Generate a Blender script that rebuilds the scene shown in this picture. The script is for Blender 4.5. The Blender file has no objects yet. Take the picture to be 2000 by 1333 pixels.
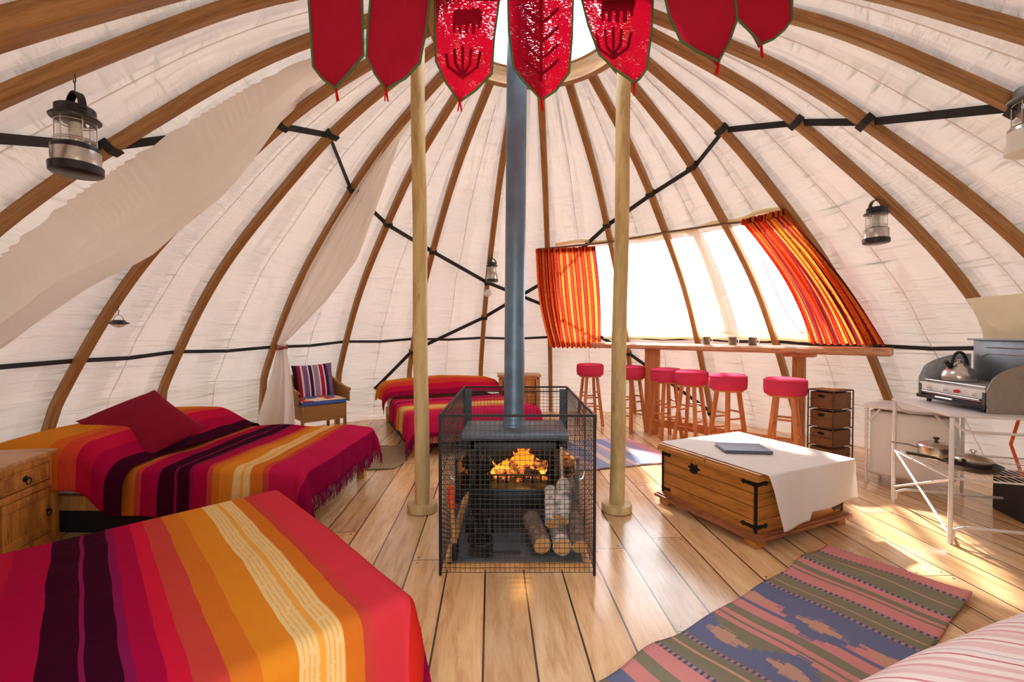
import bpy, bmesh, math, random
from mathutils import Vector, Matrix, noise
random.seed(7)
R = math.radians
S = bpy.context.scene
COL = S.collection
# ------------------------------------------------------------------ camera, light, exposure
CAMH, FPX, PITCH = 1.25, 880.0, R(1.2)
cam = bpy.data.cameras.new('camera'); camo = bpy.data.objects.new('camera', cam); COL.objects.link(camo)
camo.location = (0, 0, CAMH); camo.rotation_euler = (R(90) - PITCH, 0, 0)
cam.sensor_width = 36.0; cam.lens = FPX / 2000 * 36.0; cam.clip_start = .02; cam.clip_end = 200
S.camera = camo
S.view_settings.view_transform = 'Standard'; S.view_settings.look = 'None'
S.view_settings.gamma = 1; S.view_settings.use_curve_mapping = False
S.view_settings.exposure = 1.0
W = bpy.data.worlds.new('sky'); S.world = W; W.use_nodes = True
bg = W.node_tree.nodes['Background']; bg.inputs[0].default_value = (.86, .93, 1, 1); bg.inputs[1].default_value = 3.2
sun = bpy.data.lights.new('sun', 'SUN'); suno = bpy.data.objects.new('sun', sun); COL.objects.link(suno)
sun.energy = 8.0; sun.angle = R(2.5); sun.color = (1, .96, .9)
SUND = Vector((.02, -.72, -.69)).normalized()
suno.rotation_euler = SUND.to_track_quat('-Z', 'Y').to_euler(); suno.location = (3, 14, 12)
S.cycles.use_denoising = True
S.cycles.max_bounces = 10; S.cycles.diffuse_bounces = 6; S.cycles.transparent_max_bounces = 16
S.cycles.caustics_reflective = False; S.cycles.caustics_refractive = False
S.cycles.sample_clamp_indirect = 6

def U(px, py, D):                       # the point at distance D seen at a pixel of the photograph
    return Vector(((px - 1000) * D / FPX, D, CAMH - (py - 648) * D / FPX))

# ------------------------------------------------------------------ materials
def lin(c):
    def g(v):
        v /= 255.0
        return v / 12.92 if v <= .04045 else ((v + .055) / 1.055) ** 2.4
    return (g(c[0]), g(c[1]), g(c[2]), 1)
class NT:
    def __init__(s, name):
        s.m = bpy.data.materials.new(name); s.m.use_nodes = True; s.t = s.m.node_tree
        s.n = s.t.nodes; s.p = s.n['Principled BSDF']; s.out = s.n['Material Output']
    def a(s, typ, **k):
        n = s.n.new(typ)
        for q, v in k.items(): setattr(n, q, v)
        return n
    def l(s, a, b): s.t.links.new(a, b)
    def val(s, sock, v):
        if hasattr(v, 'is_output'): s.l(v, sock)
        else: sock.default_value = v
    def math(s, op, a, b=0.0, c=0.0):
        n = s.a('ShaderNodeMath', operation=op); s.val(n.inputs[0], a); s.val(n.inputs[1], b); s.val(n.inputs[2], c); return n.outputs[0]
    def mix(s, f, a, b, blend='MIX'):
        n = s.a('ShaderNodeMix', data_type='RGBA', blend_type=blend)
        s.val(n.inputs[0], f); s.val(n.inputs[6], a); s.val(n.inputs[7], b); return n.outputs[2]
    def noise(s, vec, scale, detail=3, rough=.5, dist=0):
        n = s.a('ShaderNodeTexNoise'); s.l(vec, n.inputs['Vector']); n.inputs['Scale'].default_value = scale
        n.inputs['Detail'].default_value = detail; n.inputs['Roughness'].default_value = rough; n.inputs['Distortion'].default_value = dist
        return n.outputs['Fac']
    def coord(s, which='Object', scale=(1, 1, 1), rot=(0, 0, 0), loc=(0, 0, 0)):
        c = s.a('ShaderNodeTexCoord'); m = s.a('ShaderNodeMapping')
        m.inputs['Scale'].default_value = scale; m.inputs['Rotation'].default_value = rot; m.inputs['Location'].default_value = loc
        s.l(c.outputs[which], m.inputs['Vector']); return m.outputs[0]
    def sep(s, v):
        n = s.a('ShaderNodeSeparateXYZ'); s.l(v, n.inputs[0]); return n.outputs
    def ramp(s, fac, stops, interp='LINEAR'):
        n = s.a('ShaderNodeValToRGB'); n.color_ramp.interpolation = interp; e = n.color_ramp.elements
        while len(e) < len(stops): e.new(.5)
        for i, (p, c) in enumerate(stops): e[i].position = p; e[i].color = c
        s.l(fac, n.inputs[0]); return n.outputs[0]
    def bump(s, h, strength, dist=.01):
        n = s.a('ShaderNodeBump'); n.inputs['Strength'].default_value = strength; n.inputs['Distance'].default_value = dist
        s.l(h, n.inputs['Height']); return n.outputs[0]
    def fin(s, col=None, rough=None, metal=None, bump=None, spec=None):
        if col is not None: s.val(s.p.inputs['Base Color'], col)
        if rough is not None: s.val(s.p.inputs['Roughness'], rough)
        if metal is not None: s.val(s.p.inputs['Metallic'], metal)
        if spec is not None: s.val(s.p.inputs['Specular IOR Level'], spec)
        if bump is not None: s.l(bump, s.p.inputs['Normal'])
        return s.m
def simple(name, c, rough=.5, metal=0, nscale=40, nvar=.12, bstr=.15, bdist=.002, spec=.5):
    k = NT(name); v = k.coord('Object'); n = k.noise(v, nscale, 4)
    c = lin(c); d = tuple(x * (1 - nvar * 2) for x in c[:3]) + (1,); e = tuple(min(1, x * (1 + nvar)) for x in c[:3]) + (1,)
    col = k.ramp(n, [(.3, d), (.7, e)])
    return k.fin(col, rough, metal, k.bump(n, bstr, bdist), spec)
def cloth(name, c, trans=.25, nvar=.08, weave=260, tc=None, wr=.25, wrs=9, rough=.9):
    k = NT(name); v = k.coord('Object'); n = k.noise(v, 6, 4)
    c1 = lin(c); d = tuple(x * (1 - nvar * 2) for x in c1[:3]) + (1,)
    fine = k.noise(v, weave, 2); col = k.mix(.5, k.ramp(n, [(.3, d), (.7, c1)]), k.ramp(fine, [(.3, d), (.7, c1)]))
    k.fin(col, rough, 0, None, .1)
    wr_n = k.noise(v, wrs, 4, .55, .8)
    bb = k.bump(k.math('ADD', k.math('MULTIPLY', fine, .06), wr_n), wr, .03); k.l(bb, k.p.inputs['Normal'])
    if trans:
        t = k.a('ShaderNodeBsdfTranslucent'); k.val(t.inputs[0], lin(tc) if tc else col); k.l(bb, t.inputs['Normal'])
        m = k.a('ShaderNodeMixShader'); m.inputs[0].default_value = trans
        k.l(k.p.outputs[0], m.inputs[1]); k.l(t.outputs[0], m.inputs[2]); k.l(m.outputs[0], k.out.inputs[0])
    return k.m
def wood(name, c1, c2, scale=(1, 1, 8), which='Object', rough=.45, knots=True, ns=6, bstr=.12):
    k = NT(name); v = k.coord(which, scale)
    n = k.noise(v, ns, 6, .6, .6); n2 = k.noise(v, ns * 6, 4, .6)
    col = k.ramp(k.math('ADD', k.math('MULTIPLY', n, .75), k.math('MULTIPLY', n2, .3)), [(.36, lin(c2)), (.62, lin(c1))])
    if knots:
        vo = k.a('ShaderNodeTexVoronoi'); vv = k.coord(which, tuple(s * .45 + .5 for s in scale)); k.l(vv, vo.inputs['Vector']); vo.inputs['Scale'].default_value = 2.2
        kn = k.ramp(vo.outputs['Distance'], [(.03, (1, 1, 1, 1)), (.075, (0, 0, 0, 1))])
        dk = tuple(x * .35 for x in lin(c2)[:3]) + (1,)
        col = k.mix(k.math('MULTIPLY', kn, .75), col, dk)
    return k.fin(col, rough, 0, k.bump(n2, bstr, .003), .4)
# canvas: woven cotton that lets daylight through
def canvas_mat(name, c, tc, trans, wr):
    k = NT(name); uv = k.coord('UV'); ob = k.coord('Object')
    n = k.noise(ob, 1.3, 3); c1 = lin(c); d = tuple(x * .88 for x in c1[:3]) + (1,)
    col = k.ramp(n, [(.3, d), (.7, c1)])
    w1 = k.noise(k.coord('UV', (2.2, 14, 1)), 1.0, 4, .55, 1.2)
    w2 = k.noise(k.coord('UV', (4, 1.8, 1), (0, 0, .5)), 1.0, 1.5, .5, .8)
    w3 = k.noise(k.coord('UV', (9, 60, 1)), 1.0, 3, .5, .6)
    msk = k.ramp(k.noise(uv, .9, 2), [(.42, (0, 0, 0, 1)), (.62, (1, 1, 1, 1))])
    pm = k.a('ShaderNodeUVMap', uv_map='panel'); t_, pz, _z = k.sep(pm.outputs[0])
    ds = k.math('SUBTRACT', 1, k.math('MULTIPLY', k.math('ABSOLUTE', k.math('SUBTRACT', t_, .44)), 5.0)); ds = k.math('MAXIMUM', ds, 0)
    de = k.math('MAXIMUM', k.math('SUBTRACT', k.math('MULTIPLY', k.math('ABSOLUTE', k.math('SUBTRACT', t_, .5)), 6), 2.1), 0)
    mp = k.a('ShaderNodeMapping'); mp.inputs['Scale'].default_value = (1.6, 13, 1); k.l(pm.outputs[0], mp.inputs['Vector']); w4 = k.noise(mp.outputs[0], 1.0, 1.5, .5, .7)
    mp2 = k.a('ShaderNodeMapping'); mp2.inputs['Scale'].default_value = (1.2, 9, 1); mp2.inputs['Rotation'].default_value = (0, 0, .25); k.l(pm.outputs[0], mp2.inputs['Vector']); w5 = k.noise(mp2.outputs[0], 1.0, 1.5, .5, .9)
    pl = k.math('MULTIPLY', k.math('MULTIPLY', w4, k.math('ADD', ds, de)), .9)
    h = k.math('ADD', k.math('MULTIPLY', w2, .45), k.math('ADD', k.math('MULTIPLY', w5, .5), k.math('ADD', pl, k.math('MULTIPLY', k.math('MULTIPLY', w3, msk), .2))))
    b = k.bump(h, wr, .085)
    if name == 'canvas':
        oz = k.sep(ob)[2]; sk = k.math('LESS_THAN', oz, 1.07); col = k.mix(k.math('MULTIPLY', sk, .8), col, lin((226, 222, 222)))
    k.fin(col, .9, 0, b, .1)
    t = k.a('ShaderNodeBsdfTranslucent'); t.inputs[0].default_value = lin(tc); k.l(b, t.inputs['Normal'])
    m = k.a('ShaderNodeMixShader'); m.inputs[0].default_value = trans
    k.l(k.p.outputs[0], m.inputs[1]); k.l(t.outputs[0], m.inputs[2]); k.l(m.outputs[0], k.out.inputs[0])
    return k.m
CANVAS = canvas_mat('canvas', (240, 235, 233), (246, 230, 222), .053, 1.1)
LINER = canvas_mat('liner_cotton', (252, 246, 240), (252, 246, 240), .42, .3)
SEAM = canvas_mat('canvas_seam', (250, 246, 244), (250, 246, 244), .5, .1)
CREAM = cloth('cream_canvas', (250, 240, 212), .5, .05, wr=.4)
WHITECLOTH = cloth('white_tablecloth', (244, 238, 232), .25, .03, wr=.12)
RIBWOOD = wood('rib_wood', (178, 130, 78), (122, 80, 42), (8, 1.2, 1), 'UV', .42, False, 3)
POLEWOOD = wood('peeled_pole', (212, 186, 130), (168, 138, 86), (5, 5, .8), 'Object', .5, True, 2.4)
PINE = wood('honey_pine', (196, 128, 56), (136, 78, 28), (1.2, 9, 9), 'Object', .35, True, 2.5)
PINE_Y = wood('honey_pine_lengthwise', (196, 128, 56), (136, 78, 28), (9, 1.2, 9), 'Object', .35, True, 2.5)
PINE_Z = wood('honey_pine_upright', (196, 128, 56), (136, 78, 28), (9, 9, 1.2), 'Object', .35, True, 2.5)
CAB = wood('waxed_pine', (196, 132, 62), (134, 80, 32), (9, 9, 1.4), 'Object', .35, True, 2.2)
CABTOP = wood('waxed_pine_top', (196, 146, 90), (146, 98, 54), (9, 1.4, 9), 'Object', .4, True, 2.2)
STOOLW = wood('stool_wood', (206, 132, 78), (172, 96, 50), (7, 7, 1.2), 'Object', .35, False, 4)
BARK = wood('waney_slab', (206, 150, 110), (150, 96, 66), (1.2, 1.2, 9), 'Object', .4, False, 7, .6)
BEDW = wood('bed_pine', (214, 164, 98), (170, 116, 58), (9, 9, 1.4), 'Object', .5, True, 2)
BLACK = simple('black_plastic', (24, 22, 24), .35)
WEB = simple('black_webbing', (38, 33, 33), .75, 0, 300, .3, .5)
IRON = simple('black_iron', (34, 32, 32), .5, .6)
STOVE = simple('stove_black', (46, 48, 50), .42, .5, 20, .15)
WIRE = simple('guard_wire', (62, 58, 56), .5, .5)
FLUE = simple('flue_steel', (112, 134, 158), .42, .55, 5, .18, .05)
STEEL = simple('brushed_steel', (200, 194, 188), .28, 1, 90, .06)
ALU = simple('painted_aluminium', (226, 222, 220), .38, .35, 30, .04)
WHITEM = simple('white_enamel', (232, 232, 232), .35, 0, 20, .02)
GREYM = simple('grey_enamel', (140, 146, 150), .4, .4, 20, .05)
SHIELD_SHADED = simple('windshield_shaded', (150, 138, 126), .45, .2, 60, .06)  # shade painted into the colour of the near windshield facing the camera
WHITEP = simple('white_plastic', (238, 234, 228), .4, 0, 20, .02)
REDP = simple('red_plastic', (214, 40, 34), .4)
SLATE = simple('slate', (74, 76, 82), .6, 0, 9, .2, .3, .004)
VOID_SHADE = simple('void_shade', (18, 14, 14), .9)  # near-black colour standing in for shade under beds and in basket hand holes
MATT = cloth('mattress_ticking', (214, 200, 184), 0)
RED = cloth('stool_cover', (206, 58, 88), 0, .08, wr=.15)
MAROON = cloth('maroon_cushion', (138, 18, 44), 0, .14, wr=.2, wrs=5)
def glass(name, tint=(1, 1, 1), alpha=.12, rough=.05):
    k = NT(name); k.fin(tint + (1,), rough); tr = k.a('ShaderNodeBsdfTransparent'); tr.inputs[0].default_value = tint + (1,)
    g = k.a('ShaderNodeBsdfGlossy'); g.inputs['Roughness'].default_value = rough
    m = k.a('ShaderNodeMixShader'); m.inputs[0].default_value = alpha
    k.l(tr.outputs[0], m.inputs[1]); k.l(g.outputs[0], m.inputs[2]); k.l(m.outputs[0], k.out.inputs[0]); return k.m
PVC = glass('clear_sheet', (.97, .98, .98), .06, .12)
GLOBE = glass('lantern_glass', (.93, .93, .9), .16, .04)
SOOTGLASS = glass('stove_glass', (.6, .5, .42), .3, .05)
def floor_mat():
    k = NT('floorboards'); v = k.coord('Object', rot=(0, 0, R(-2.7))); x, y, z = k.sep(v)
    bw = .2
    xi = k.math('DIVIDE', k.math('ADD', x, 10.03), bw); idx = k.math('FLOOR', xi); fx = k.math('FRACT', xi)
    wn = k.a('ShaderNodeTexWhiteNoise', noise_dimensions='1D'); k.l(idx, wn.inputs['W']); rnd = wn.outputs['Value']
    yy = k.math('ADD', k.math('DIVIDE', y, 2.3), k.math('MULTIPLY', rnd, 7.0)); iy = k.math('FLOOR', yy); fy = k.math('FRACT', yy)
    wn2 = k.a('ShaderNodeTexWhiteNoise', noise_dimensions='2D'); cb = k.a('ShaderNodeCombineXYZ'); k.l(idx, cb.inputs[0]); k.l(iy, cb.inputs[1]); k.l(cb.outputs[0], wn2.inputs['Vector'])
    r2 = wn2.outputs['Value']
    cv = k.a('ShaderNodeCombineXYZ'); k.l(k.math('MULTIPLY', x, 7), cv.inputs[0]); k.l(k.math('MULTIPLY', y, .8), cv.inputs[1]); k.l(k.math('MULTIPLY', r2, 40), cv.inputs[2])
    g = k.noise(cv.outputs[0], 3.0, 6, .62, .9); g2 = k.noise(cv.outputs[0], 22, 4, .6)
    base = k.ramp(k.math('ADD', k.math('MULTIPLY', g, .8), k.math('MULTIPLY', g2, .2)), [(.3, lin((192, 146, 98))), (.5, lin((228, 190, 144))), (.72, lin((242, 214, 172)))])
    tone = k.ramp(r2, [(0, (.74, .66, .56, 1)), (.5, (1, 1, 1, 1)), (1, (1, .87, .70, 1))])
    col = k.mix(1.0, base, tone, 'MULTIPLY')
    vo = k.a('ShaderNodeTexVoronoi'); k.l(cv.outputs[0], vo.inputs['Vector']); vo.inputs['Scale'].default_value = .9
    kn = k.ramp(vo.outputs['Distance'], [(.02, (1, 1, 1, 1)), (.07, (0, 0, 0, 1))]); col = k.mix(k.math('MULTIPLY', kn, .8), col, lin((104, 58, 26)))
    ex = k.math('MINIMUM', fx, k.math('SUBTRACT', 1, fx)); ey = k.math('MINIMUM', fy, k.math('SUBTRACT', 1, fy))
    gx = k.math('LESS_THAN', ex, .021); gy = k.math('LESS_THAN', ey, .0011); gap = k.math('MAXIMUM', gx, gy)
    # nail pairs by the butt joints
    ny = k.math('LESS_THAN', k.math('ABSOLUTE', k.math('SUBTRACT', ey, .013)), .0024)
    nx = k.math('LESS_THAN', k.math('ABSOLUTE', k.math('SUBTRACT', ex, .16)), .024)
    gap2 = k.math('MAXIMUM', gap, k.math('MULTIPLY', ny, nx))
    col = k.mix(gap2, col, lin((52, 32, 18)))
    h = k.math('SUBTRACT', k.math('MULTIPLY', g2, .12), gap)
    rg = k.math('ADD', .09, k.math('MULTIPLY', k.noise(v, 3, 4), .24))
    return k.fin(col, rg, 0, k.bump(h, .35, .004), 1.0)
FLOORM = floor_mat()
# ------------------------------------------------------------------ mesh building
class MB:
    def __init__(s): s.bm = bmesh.new(); s.uv = s.bm.loops.layers.uv.new('UVMap')
    def _tf(s, vs, M):
        if M is not None:
            for v in vs: v.co = M @ v.co
    def box(s, c, d, rot=None, bev=0, M=None):
        r = bmesh.ops.create_cube(s.bm, size=1); vs = r['verts']
        for v in vs: v.co = Vector((v.co.x * d[0], v.co.y * d[1], v.co.z * d[2]))
        if bev:
            es = list({e for v in vs for e in v.link_edges})
            rr = bmesh.ops.bevel(s.bm, geom=es, offset=bev, segments=2, affect='EDGES', profile=.6)
            vs = list({v for f in rr['faces'] for v in f.verts} | {v for v in vs if v.is_valid})
            st = list(vs); seen = set(vs)
            while st:
                q = st.pop()
                for e in q.link_edges:
                    o = e.other_vert(q)
                    if o not in seen: seen.add(o); st.append(o)
            vs = list(seen)
        T = Matrix.Translation(c)
        if rot is not None: T = T @ (rot if isinstance(rot, Matrix) else Matrix.Rotation(rot, 4, 'Z'))
        if M is not None: T = M @ T
        s._tf(vs, T); return s
    def sweep(s, pts, prof, up=None, close=False, taper=None, ups=None):
        """prof: list of (a,b) offsets in the frame (side, normal)."""
        pts = [Vector(p) for p in pts]; n = len(pts); m = len(prof); rings = []; L = 0; Ls = []
        prev = None
        for i, p in enumerate(pts):
            a = pts[(i - 1) % n] if (close or i > 0) else p; b = pts[(i + 1) % n] if (close or i < n - 1) else p
            t = (b - a).normalized() if (b - a).length > 1e-9 else Vector((0, 0, 1))
            if ups: u = Vector(ups[i])
            elif up is not None: u = Vector(up)
            else:
                u = prev if prev is not None else (Vector((0, 0, 1)) if abs(t.z) < .9 else Vector((1, 0, 0)))
            sd = t.cross(u)
            if sd.length < 1e-6: sd = t.cross(Vector((1, .3, 0)))
            sd.normalize(); nn = sd.cross(t).normalized(); prev = nn
            k = taper[i] if taper else 1
            rings.append([s.bm.verts.new(p + sd * (q[0] * k) + nn * (q[1] * k)) for q in prof])
            if i: L += (p - pts[i - 1]).length
            Ls.append(L)
        cnt = n if close else n - 1
        for i in range(cnt):
            r0, r1 = rings[i], rings[(i + 1) % n]; l0 = Ls[i]; l1 = Ls[i + 1] if i + 1 < n else L + (pts[0] - pts[-1]).length
            for j in range(m):
                f = s.bm.faces.new((r0[j], r0[(j + 1) % m], r1[(j + 1) % m], r1[j]))
                for lp, uvv in zip(f.loops, ((j / m, l0), ((j + 1) / m, l0), ((j + 1) / m, l1), (j / m, l1))): lp[s.uv].uv = uvv
        if not close:
            for r_ in (rings[0][::-1], rings[-1]):
                try: s.bm.faces.new(r_)
                except Exception: pass
        return s
    def tube(s, pts, r, seg=8, close=False, taper=None):
        return s.sweep(pts, [(r * math.cos(2 * math.pi * j / seg), r * math.sin(2 * math.pi * j / seg)) for j in range(seg)], close=close, taper=taper)
    def cyl(s, p0, p1, r0, r1=None, seg=16):
        r1 = r0 if r1 is None else r1
        return s.tube([p0, p1], r0, seg, taper=[1, r1 / r0])
    def lathe(s, prof, c=(0, 0, 0), seg=28, M=None):
        """prof: list of (r,z); closed with caps when r>0 at the ends."""
        rings = []
        for r_, z in prof:
            if r_ < 1e-5: rings.append([s.bm.verts.new((0, 0, z))])
            else: rings.append([s.bm.verts.new((r_ * math.cos(2 * math.pi * j / seg), r_ * math.sin(2 * math.pi * j / seg), z)) for j in range(seg)])
        for a, b in zip(rings, rings[1:]):
            for j in range(seg):
                q = (j + 1) % seg
                if len(a) == 1 and len(b) == 1: break
                if len(a) == 1: s.bm.faces.new((a[0], b[q], b[j]))
                elif len(b) == 1: s.bm.faces.new((a[j], a[q], b[0]))
                else: s.bm.faces.new((a[j], a[q], b[q], b[j]))
        if len(rings[0]) > 1: s.bm.faces.new(rings[0][::-1])
        if len(rings[-1]) > 1: s.bm.faces.new(rings[-1])
        T = Matrix.Translation(c)
        if M is not None: T = T @ M
        s._tf([v for r_ in rings for v in r_], T); return s
    def grid(s, fn, nu, nv, wrap=False, skip=None, uvf=None):
        V = [[s.bm.verts.new(fn(i / nu, j / nv)) for j in range(nv + 1)] for i in range(nu if wrap else nu + 1)]
        for i in range(nu):
            for j in range(nv):
                if skip and skip(i, j): continue
                a = V[i][j]; b = V[(i + 1) % len(V)][j]; c = V[(i + 1) % len(V)][j + 1]; d = V[i][j + 1]
                f = s.bm.faces.new((a, b, c, d))
                for lp, (u, v) in zip(f.loops, ((i / nu, j / nv), ((i + 1) / nu, j / nv), ((i + 1) / nu, (j + 1) / nv), (i / nu, (j + 1) / nv))):
                    lp[s.uv].uv = uvf(u, v) if uvf else (u, v)
        return s
    def poly(s, pts, thick, M=None, bev=0):
        """flat outline in XY extruded along +Z"""
        vs = [s.bm.verts.new((p[0], p[1], 0)) for p in pts]; f = s.bm.faces.new(vs)
        r_ = bmesh.ops.extrude_face_region(s.bm, geom=[f]); nv = [e for e in r_['geom'] if isinstance(e, bmesh.types.BMVert)]
        for v in nv: v.co.z += thick
        s._tf(vs + nv, M); return s
    def build(s, name, mat, parent=None, smooth=True, solid=0, ws=True, sub=0, ang=40):
        bmesh.ops.recalc_face_normals(s.bm, faces=s.bm.faces) if not getattr(s, 'keep', False) else None
        me = bpy.data.meshes.new(name); s.bm.to_mesh(me); s.bm.free()
        if smooth:
            for p in me.polygons: p.use_smooth = True
            try: me.set_sharp_from_angle(angle=R(ang))
            except Exception: pass
        me.materials.append(mat)
        o = bpy.data.objects.new(name, me); COL.objects.link(o)
        if solid:
            md = o.modifiers.new('thickness', 'SOLIDIFY'); md.thickness = solid; md.offset = 0
        if sub:
            md = o.modifiers.new('smooth', 'SUBSURF'); md.levels = sub; md.render_levels = sub
        if parent is not None:
            o.parent = parent
            if ws:
                q = parent; off = Vector((0, 0, 0)); rz = 0
                M_ = Matrix.Identity(4); ch = []
                while q is not None: ch.append(q); q = q.parent
                for q in reversed(ch): M_ = M_ @ Matrix.LocRotScale(q.location, q.rotation_euler, q.scale)
                o.matrix_local = M_.inverted()
        return o
def tag(o, label=None, cat=None, group=None, kind=None):
    if label: o['label'] = label
    if cat: o['category'] = cat
    if group: o['group'] = group
    if kind: o['kind'] = kind
    return o
def thing(name, label, cat, loc=(0, 0, 0), rz=0, group=None):
    o = bpy.data.objects.new(name, None); COL.objects.link(o); o.location = loc; o.rotation_euler = (0, 0, rz); o.empty_display_size = .05
    return tag(o, label, cat, group)
def copy_tree(o, parent=None):
    c = o.copy(); COL.objects.link(c)
    if parent is not None: c.parent = parent
    for ch in list(o.children): copy_tree(ch, c)
    return c
# ------------------------------------------------------------------ the tent's shape
XC, YC = .159, 3.179
PZ = [0, .7, 1.3, 1.9, 2.5, 2.95, 3.4]; PR = [4.084, 3.681, 3.306, 2.822, 2.154, 1.554, .70]
def _spl():
    n = len(PZ); h = [PZ[i + 1] - PZ[i] for i in range(n - 1)]
    al = [0] * n
    for i in range(1, n - 1): al[i] = 3 / h[i] * (PR[i + 1] - PR[i]) - 3 / h[i - 1] * (PR[i] - PR[i - 1])
    l = [1] * n; mu = [0] * n; zz = [0] * n
    for i in range(1, n - 1):
        l[i] = 2 * (PZ[i + 1] - PZ[i - 1]) - h[i - 1] * mu[i - 1]; mu[i] = h[i] / l[i]; zz[i] = (al[i] - h[i - 1] * zz[i - 1]) / l[i]
    c = [0] * n; b = [0] * n; d = [0] * n
    for j in range(n - 2, -1, -1):
        c[j] = zz[j] - mu[j] * c[j + 1]; b[j] = (PR[j + 1] - PR[j]) / h[j] - h[j] * (c[j + 1] + 2 * c[j]) / 3; d[j] = (c[j + 1] - c[j]) / (3 * h[j])
    return b, c, d
_b, _c, _d = _spl()
def P(z):
    i = max(0, min(len(PZ) - 2, sum(1 for q in PZ if q <= z) - 1)); t = z - PZ[i]
    return PR[i] + _b[i] * t + _c[i] * t * t + _d[i] * t ** 3
RA = {'A': -125.2, 'B': -106.1, 'C': -86.6, 'D': -72.3, 'E': -55.0, 'F': -41.1, 'G': -26.5, 'H': -9.9, 'I': 6.6, 'J': 24.9, 'K': 40.4, 'L': 56.8,
      'M': 71.6, 'N': 87.5, 'O': 99.2, 'P': 116.8, 'Q': 128.0, 'R': 143.0, 'S': 158.0, 'T': 174.0, 'V': 192.0, 'Z': 226.0}
RS = {'A': .98, 'B': 1.014, 'C': .974, 'D': .995, 'E': 1.041, 'F': 1.027, 'G': .987, 'H': .996, 'I': 1.001, 'J': 1.003, 'K': 1.004, 'L': .954, 'M': .972,
      'N': 1.028, 'O': .995, 'P': 1.005, 'Q': 1.019}
ring = sorted(((a % 360, RS.get(n, 1.0), n) for n, a in RA.items()))
def rr(az, z, s):
    z0 = .7
    a = ((az + 180) % 360) - 180
    k = .2 if -70 < a < -2 else (1 if (a > 22 or a < -100) else (.2 + .8 * ((a + 2) / 24) if a >= -2 else .2 + .8 * (-70 - a) / 30))
    p = P(z)
    if z < z0: p = P(z0) + (p - P(z0)) * k
    return .70 + (p - .70) * s
def pt(r, az, z): return Vector((XC + r * math.sin(R(az)), YC + r * math.cos(R(az)), z))
def rib_r(n, z): return rr(RA[n], z, RS.get(n, 1.0))
def ribpt(n, z, off=0): return pt(rib_r(n, z) + off, RA[n], z)
def canv_r(az, z, push=.05):
    a = az % 360
    for i in range(len(ring)):
        a0, s0, _ = ring[i]; a1, s1, _ = ring[(i + 1) % len(ring)]
        if i == len(ring) - 1: a1 += 360
        aa = a if a >= a0 or i < len(ring) - 1 else a + 360
        if a0 <= aa <= a1:
            t = (aa - a0) / (a1 - a0); r0 = rr(a0, z, s0); r1 = rr(a1, z, s1)
            p0 = Vector((r0 * math.sin(R(a0)), r0 * math.cos(R(a0)))); p1 = Vector((r1 * math.sin(R(a1)), r1 * math.cos(R(a1))))
            q = p0.lerp(p1, t); d = Vector((math.sin(R(aa)), math.cos(R(aa))))
            # chord crossing in the direction d
            e = p1 - p0; den = d.x * e.y - d.y * e.x
            rad = (p0.x * e.y - p0.y * e.x) / den
            return rad + push + .012 * math.sin(math.pi * t)
    return 3
def canv(az, z, push=.05): return pt(canv_r(az, z, push), az, z)
# ------------------------------------------------------------------ the setting
m = MB()
def fl_v(u, v):
    a = 360 * u; r_ = 4.35 * v if v > 0 else .0
    return pt(r_, a, 0)
vs = [m.bm.verts.new(pt(4.15, a, 0)) for a in range(0, 360, 4)]; f = m.bm.faces.new(vs[::-1])
vs2 = [m.bm.verts.new(pt(4.15, a, -.06)) for a in range(0, 360, 4)]; m.bm.faces.new(vs2)
for i in range(len(vs)): m.bm.faces.new((vs[i], vs[(i + 1) % len(vs)], vs2[(i + 1) % len(vs)], vs2[i]))
tag(m.build('floor', FLOORM, smooth=False), kind='structure')
m = MB(); vs = [m.bm.verts.new((60 * math.cos(R(a)), 60 * math.sin(R(a)), -.07)) for a in range(0, 360, 6)]; m.bm.faces.new(vs)
tag(m.build('ground', simple('meadow', (150, 160, 110), .95, 0, 4), smooth=False), kind='structure')

WIN = [(9.0, 46.5), (49.5, 71.0)]; WZ = (1.20, 2.28); FILL_DOOR = (174.5, 191.5); DZ = 1.9  # unseen door opening behind the camera, added and sized to let in sky light
azs = sorted(set([round(a * 1.2, 3) for a in range(300)] + [w for p in WIN for w in p] + [FILL_DOOR[0], FILL_DOOR[1]] + [a % 360 for a in RA.values()]))
zs = sorted(set([round(3.44 * i / 140, 3) for i in range(141)] + [WZ[0], WZ[1], DZ]))
def in_open(a, z):
    for p in WIN:
        if p[0] < a < p[1] and WZ[0] < z < WZ[1]: return 1
    if FILL_DOOR[0] < a < FILL_DOOR[1] and z < DZ: return 2
    return 0
def wrk(a, z):
    oa = min(abs(((a - q + 180) % 360) - 180) for q in RA.values()); f = min(1, oa / 2.5)
    n = .014 * noise.noise(Vector((a * .16, z * 2.6, 1))) + .010 * noise.noise(Vector((a * .22, z * 8, 5)))
    if z < 1.05: n += .034 * noise.noise(Vector((a * .33, z * 1.8 + a * .06, 9)))
    g = max(0, 1 - abs(z - 1.12) / .35); n += .012 * g * math.sin(a * 2.6 + 2 * math.sin(a * .4)) * noise.noise(Vector((a * .1, 3, 3))) * 2
    if any(p[0] - 1 < a < p[1] + 1 for p in WIN) and WZ[0] - .05 < z < WZ[1] + .05: n = 0
    return .012 + n * f
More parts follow.
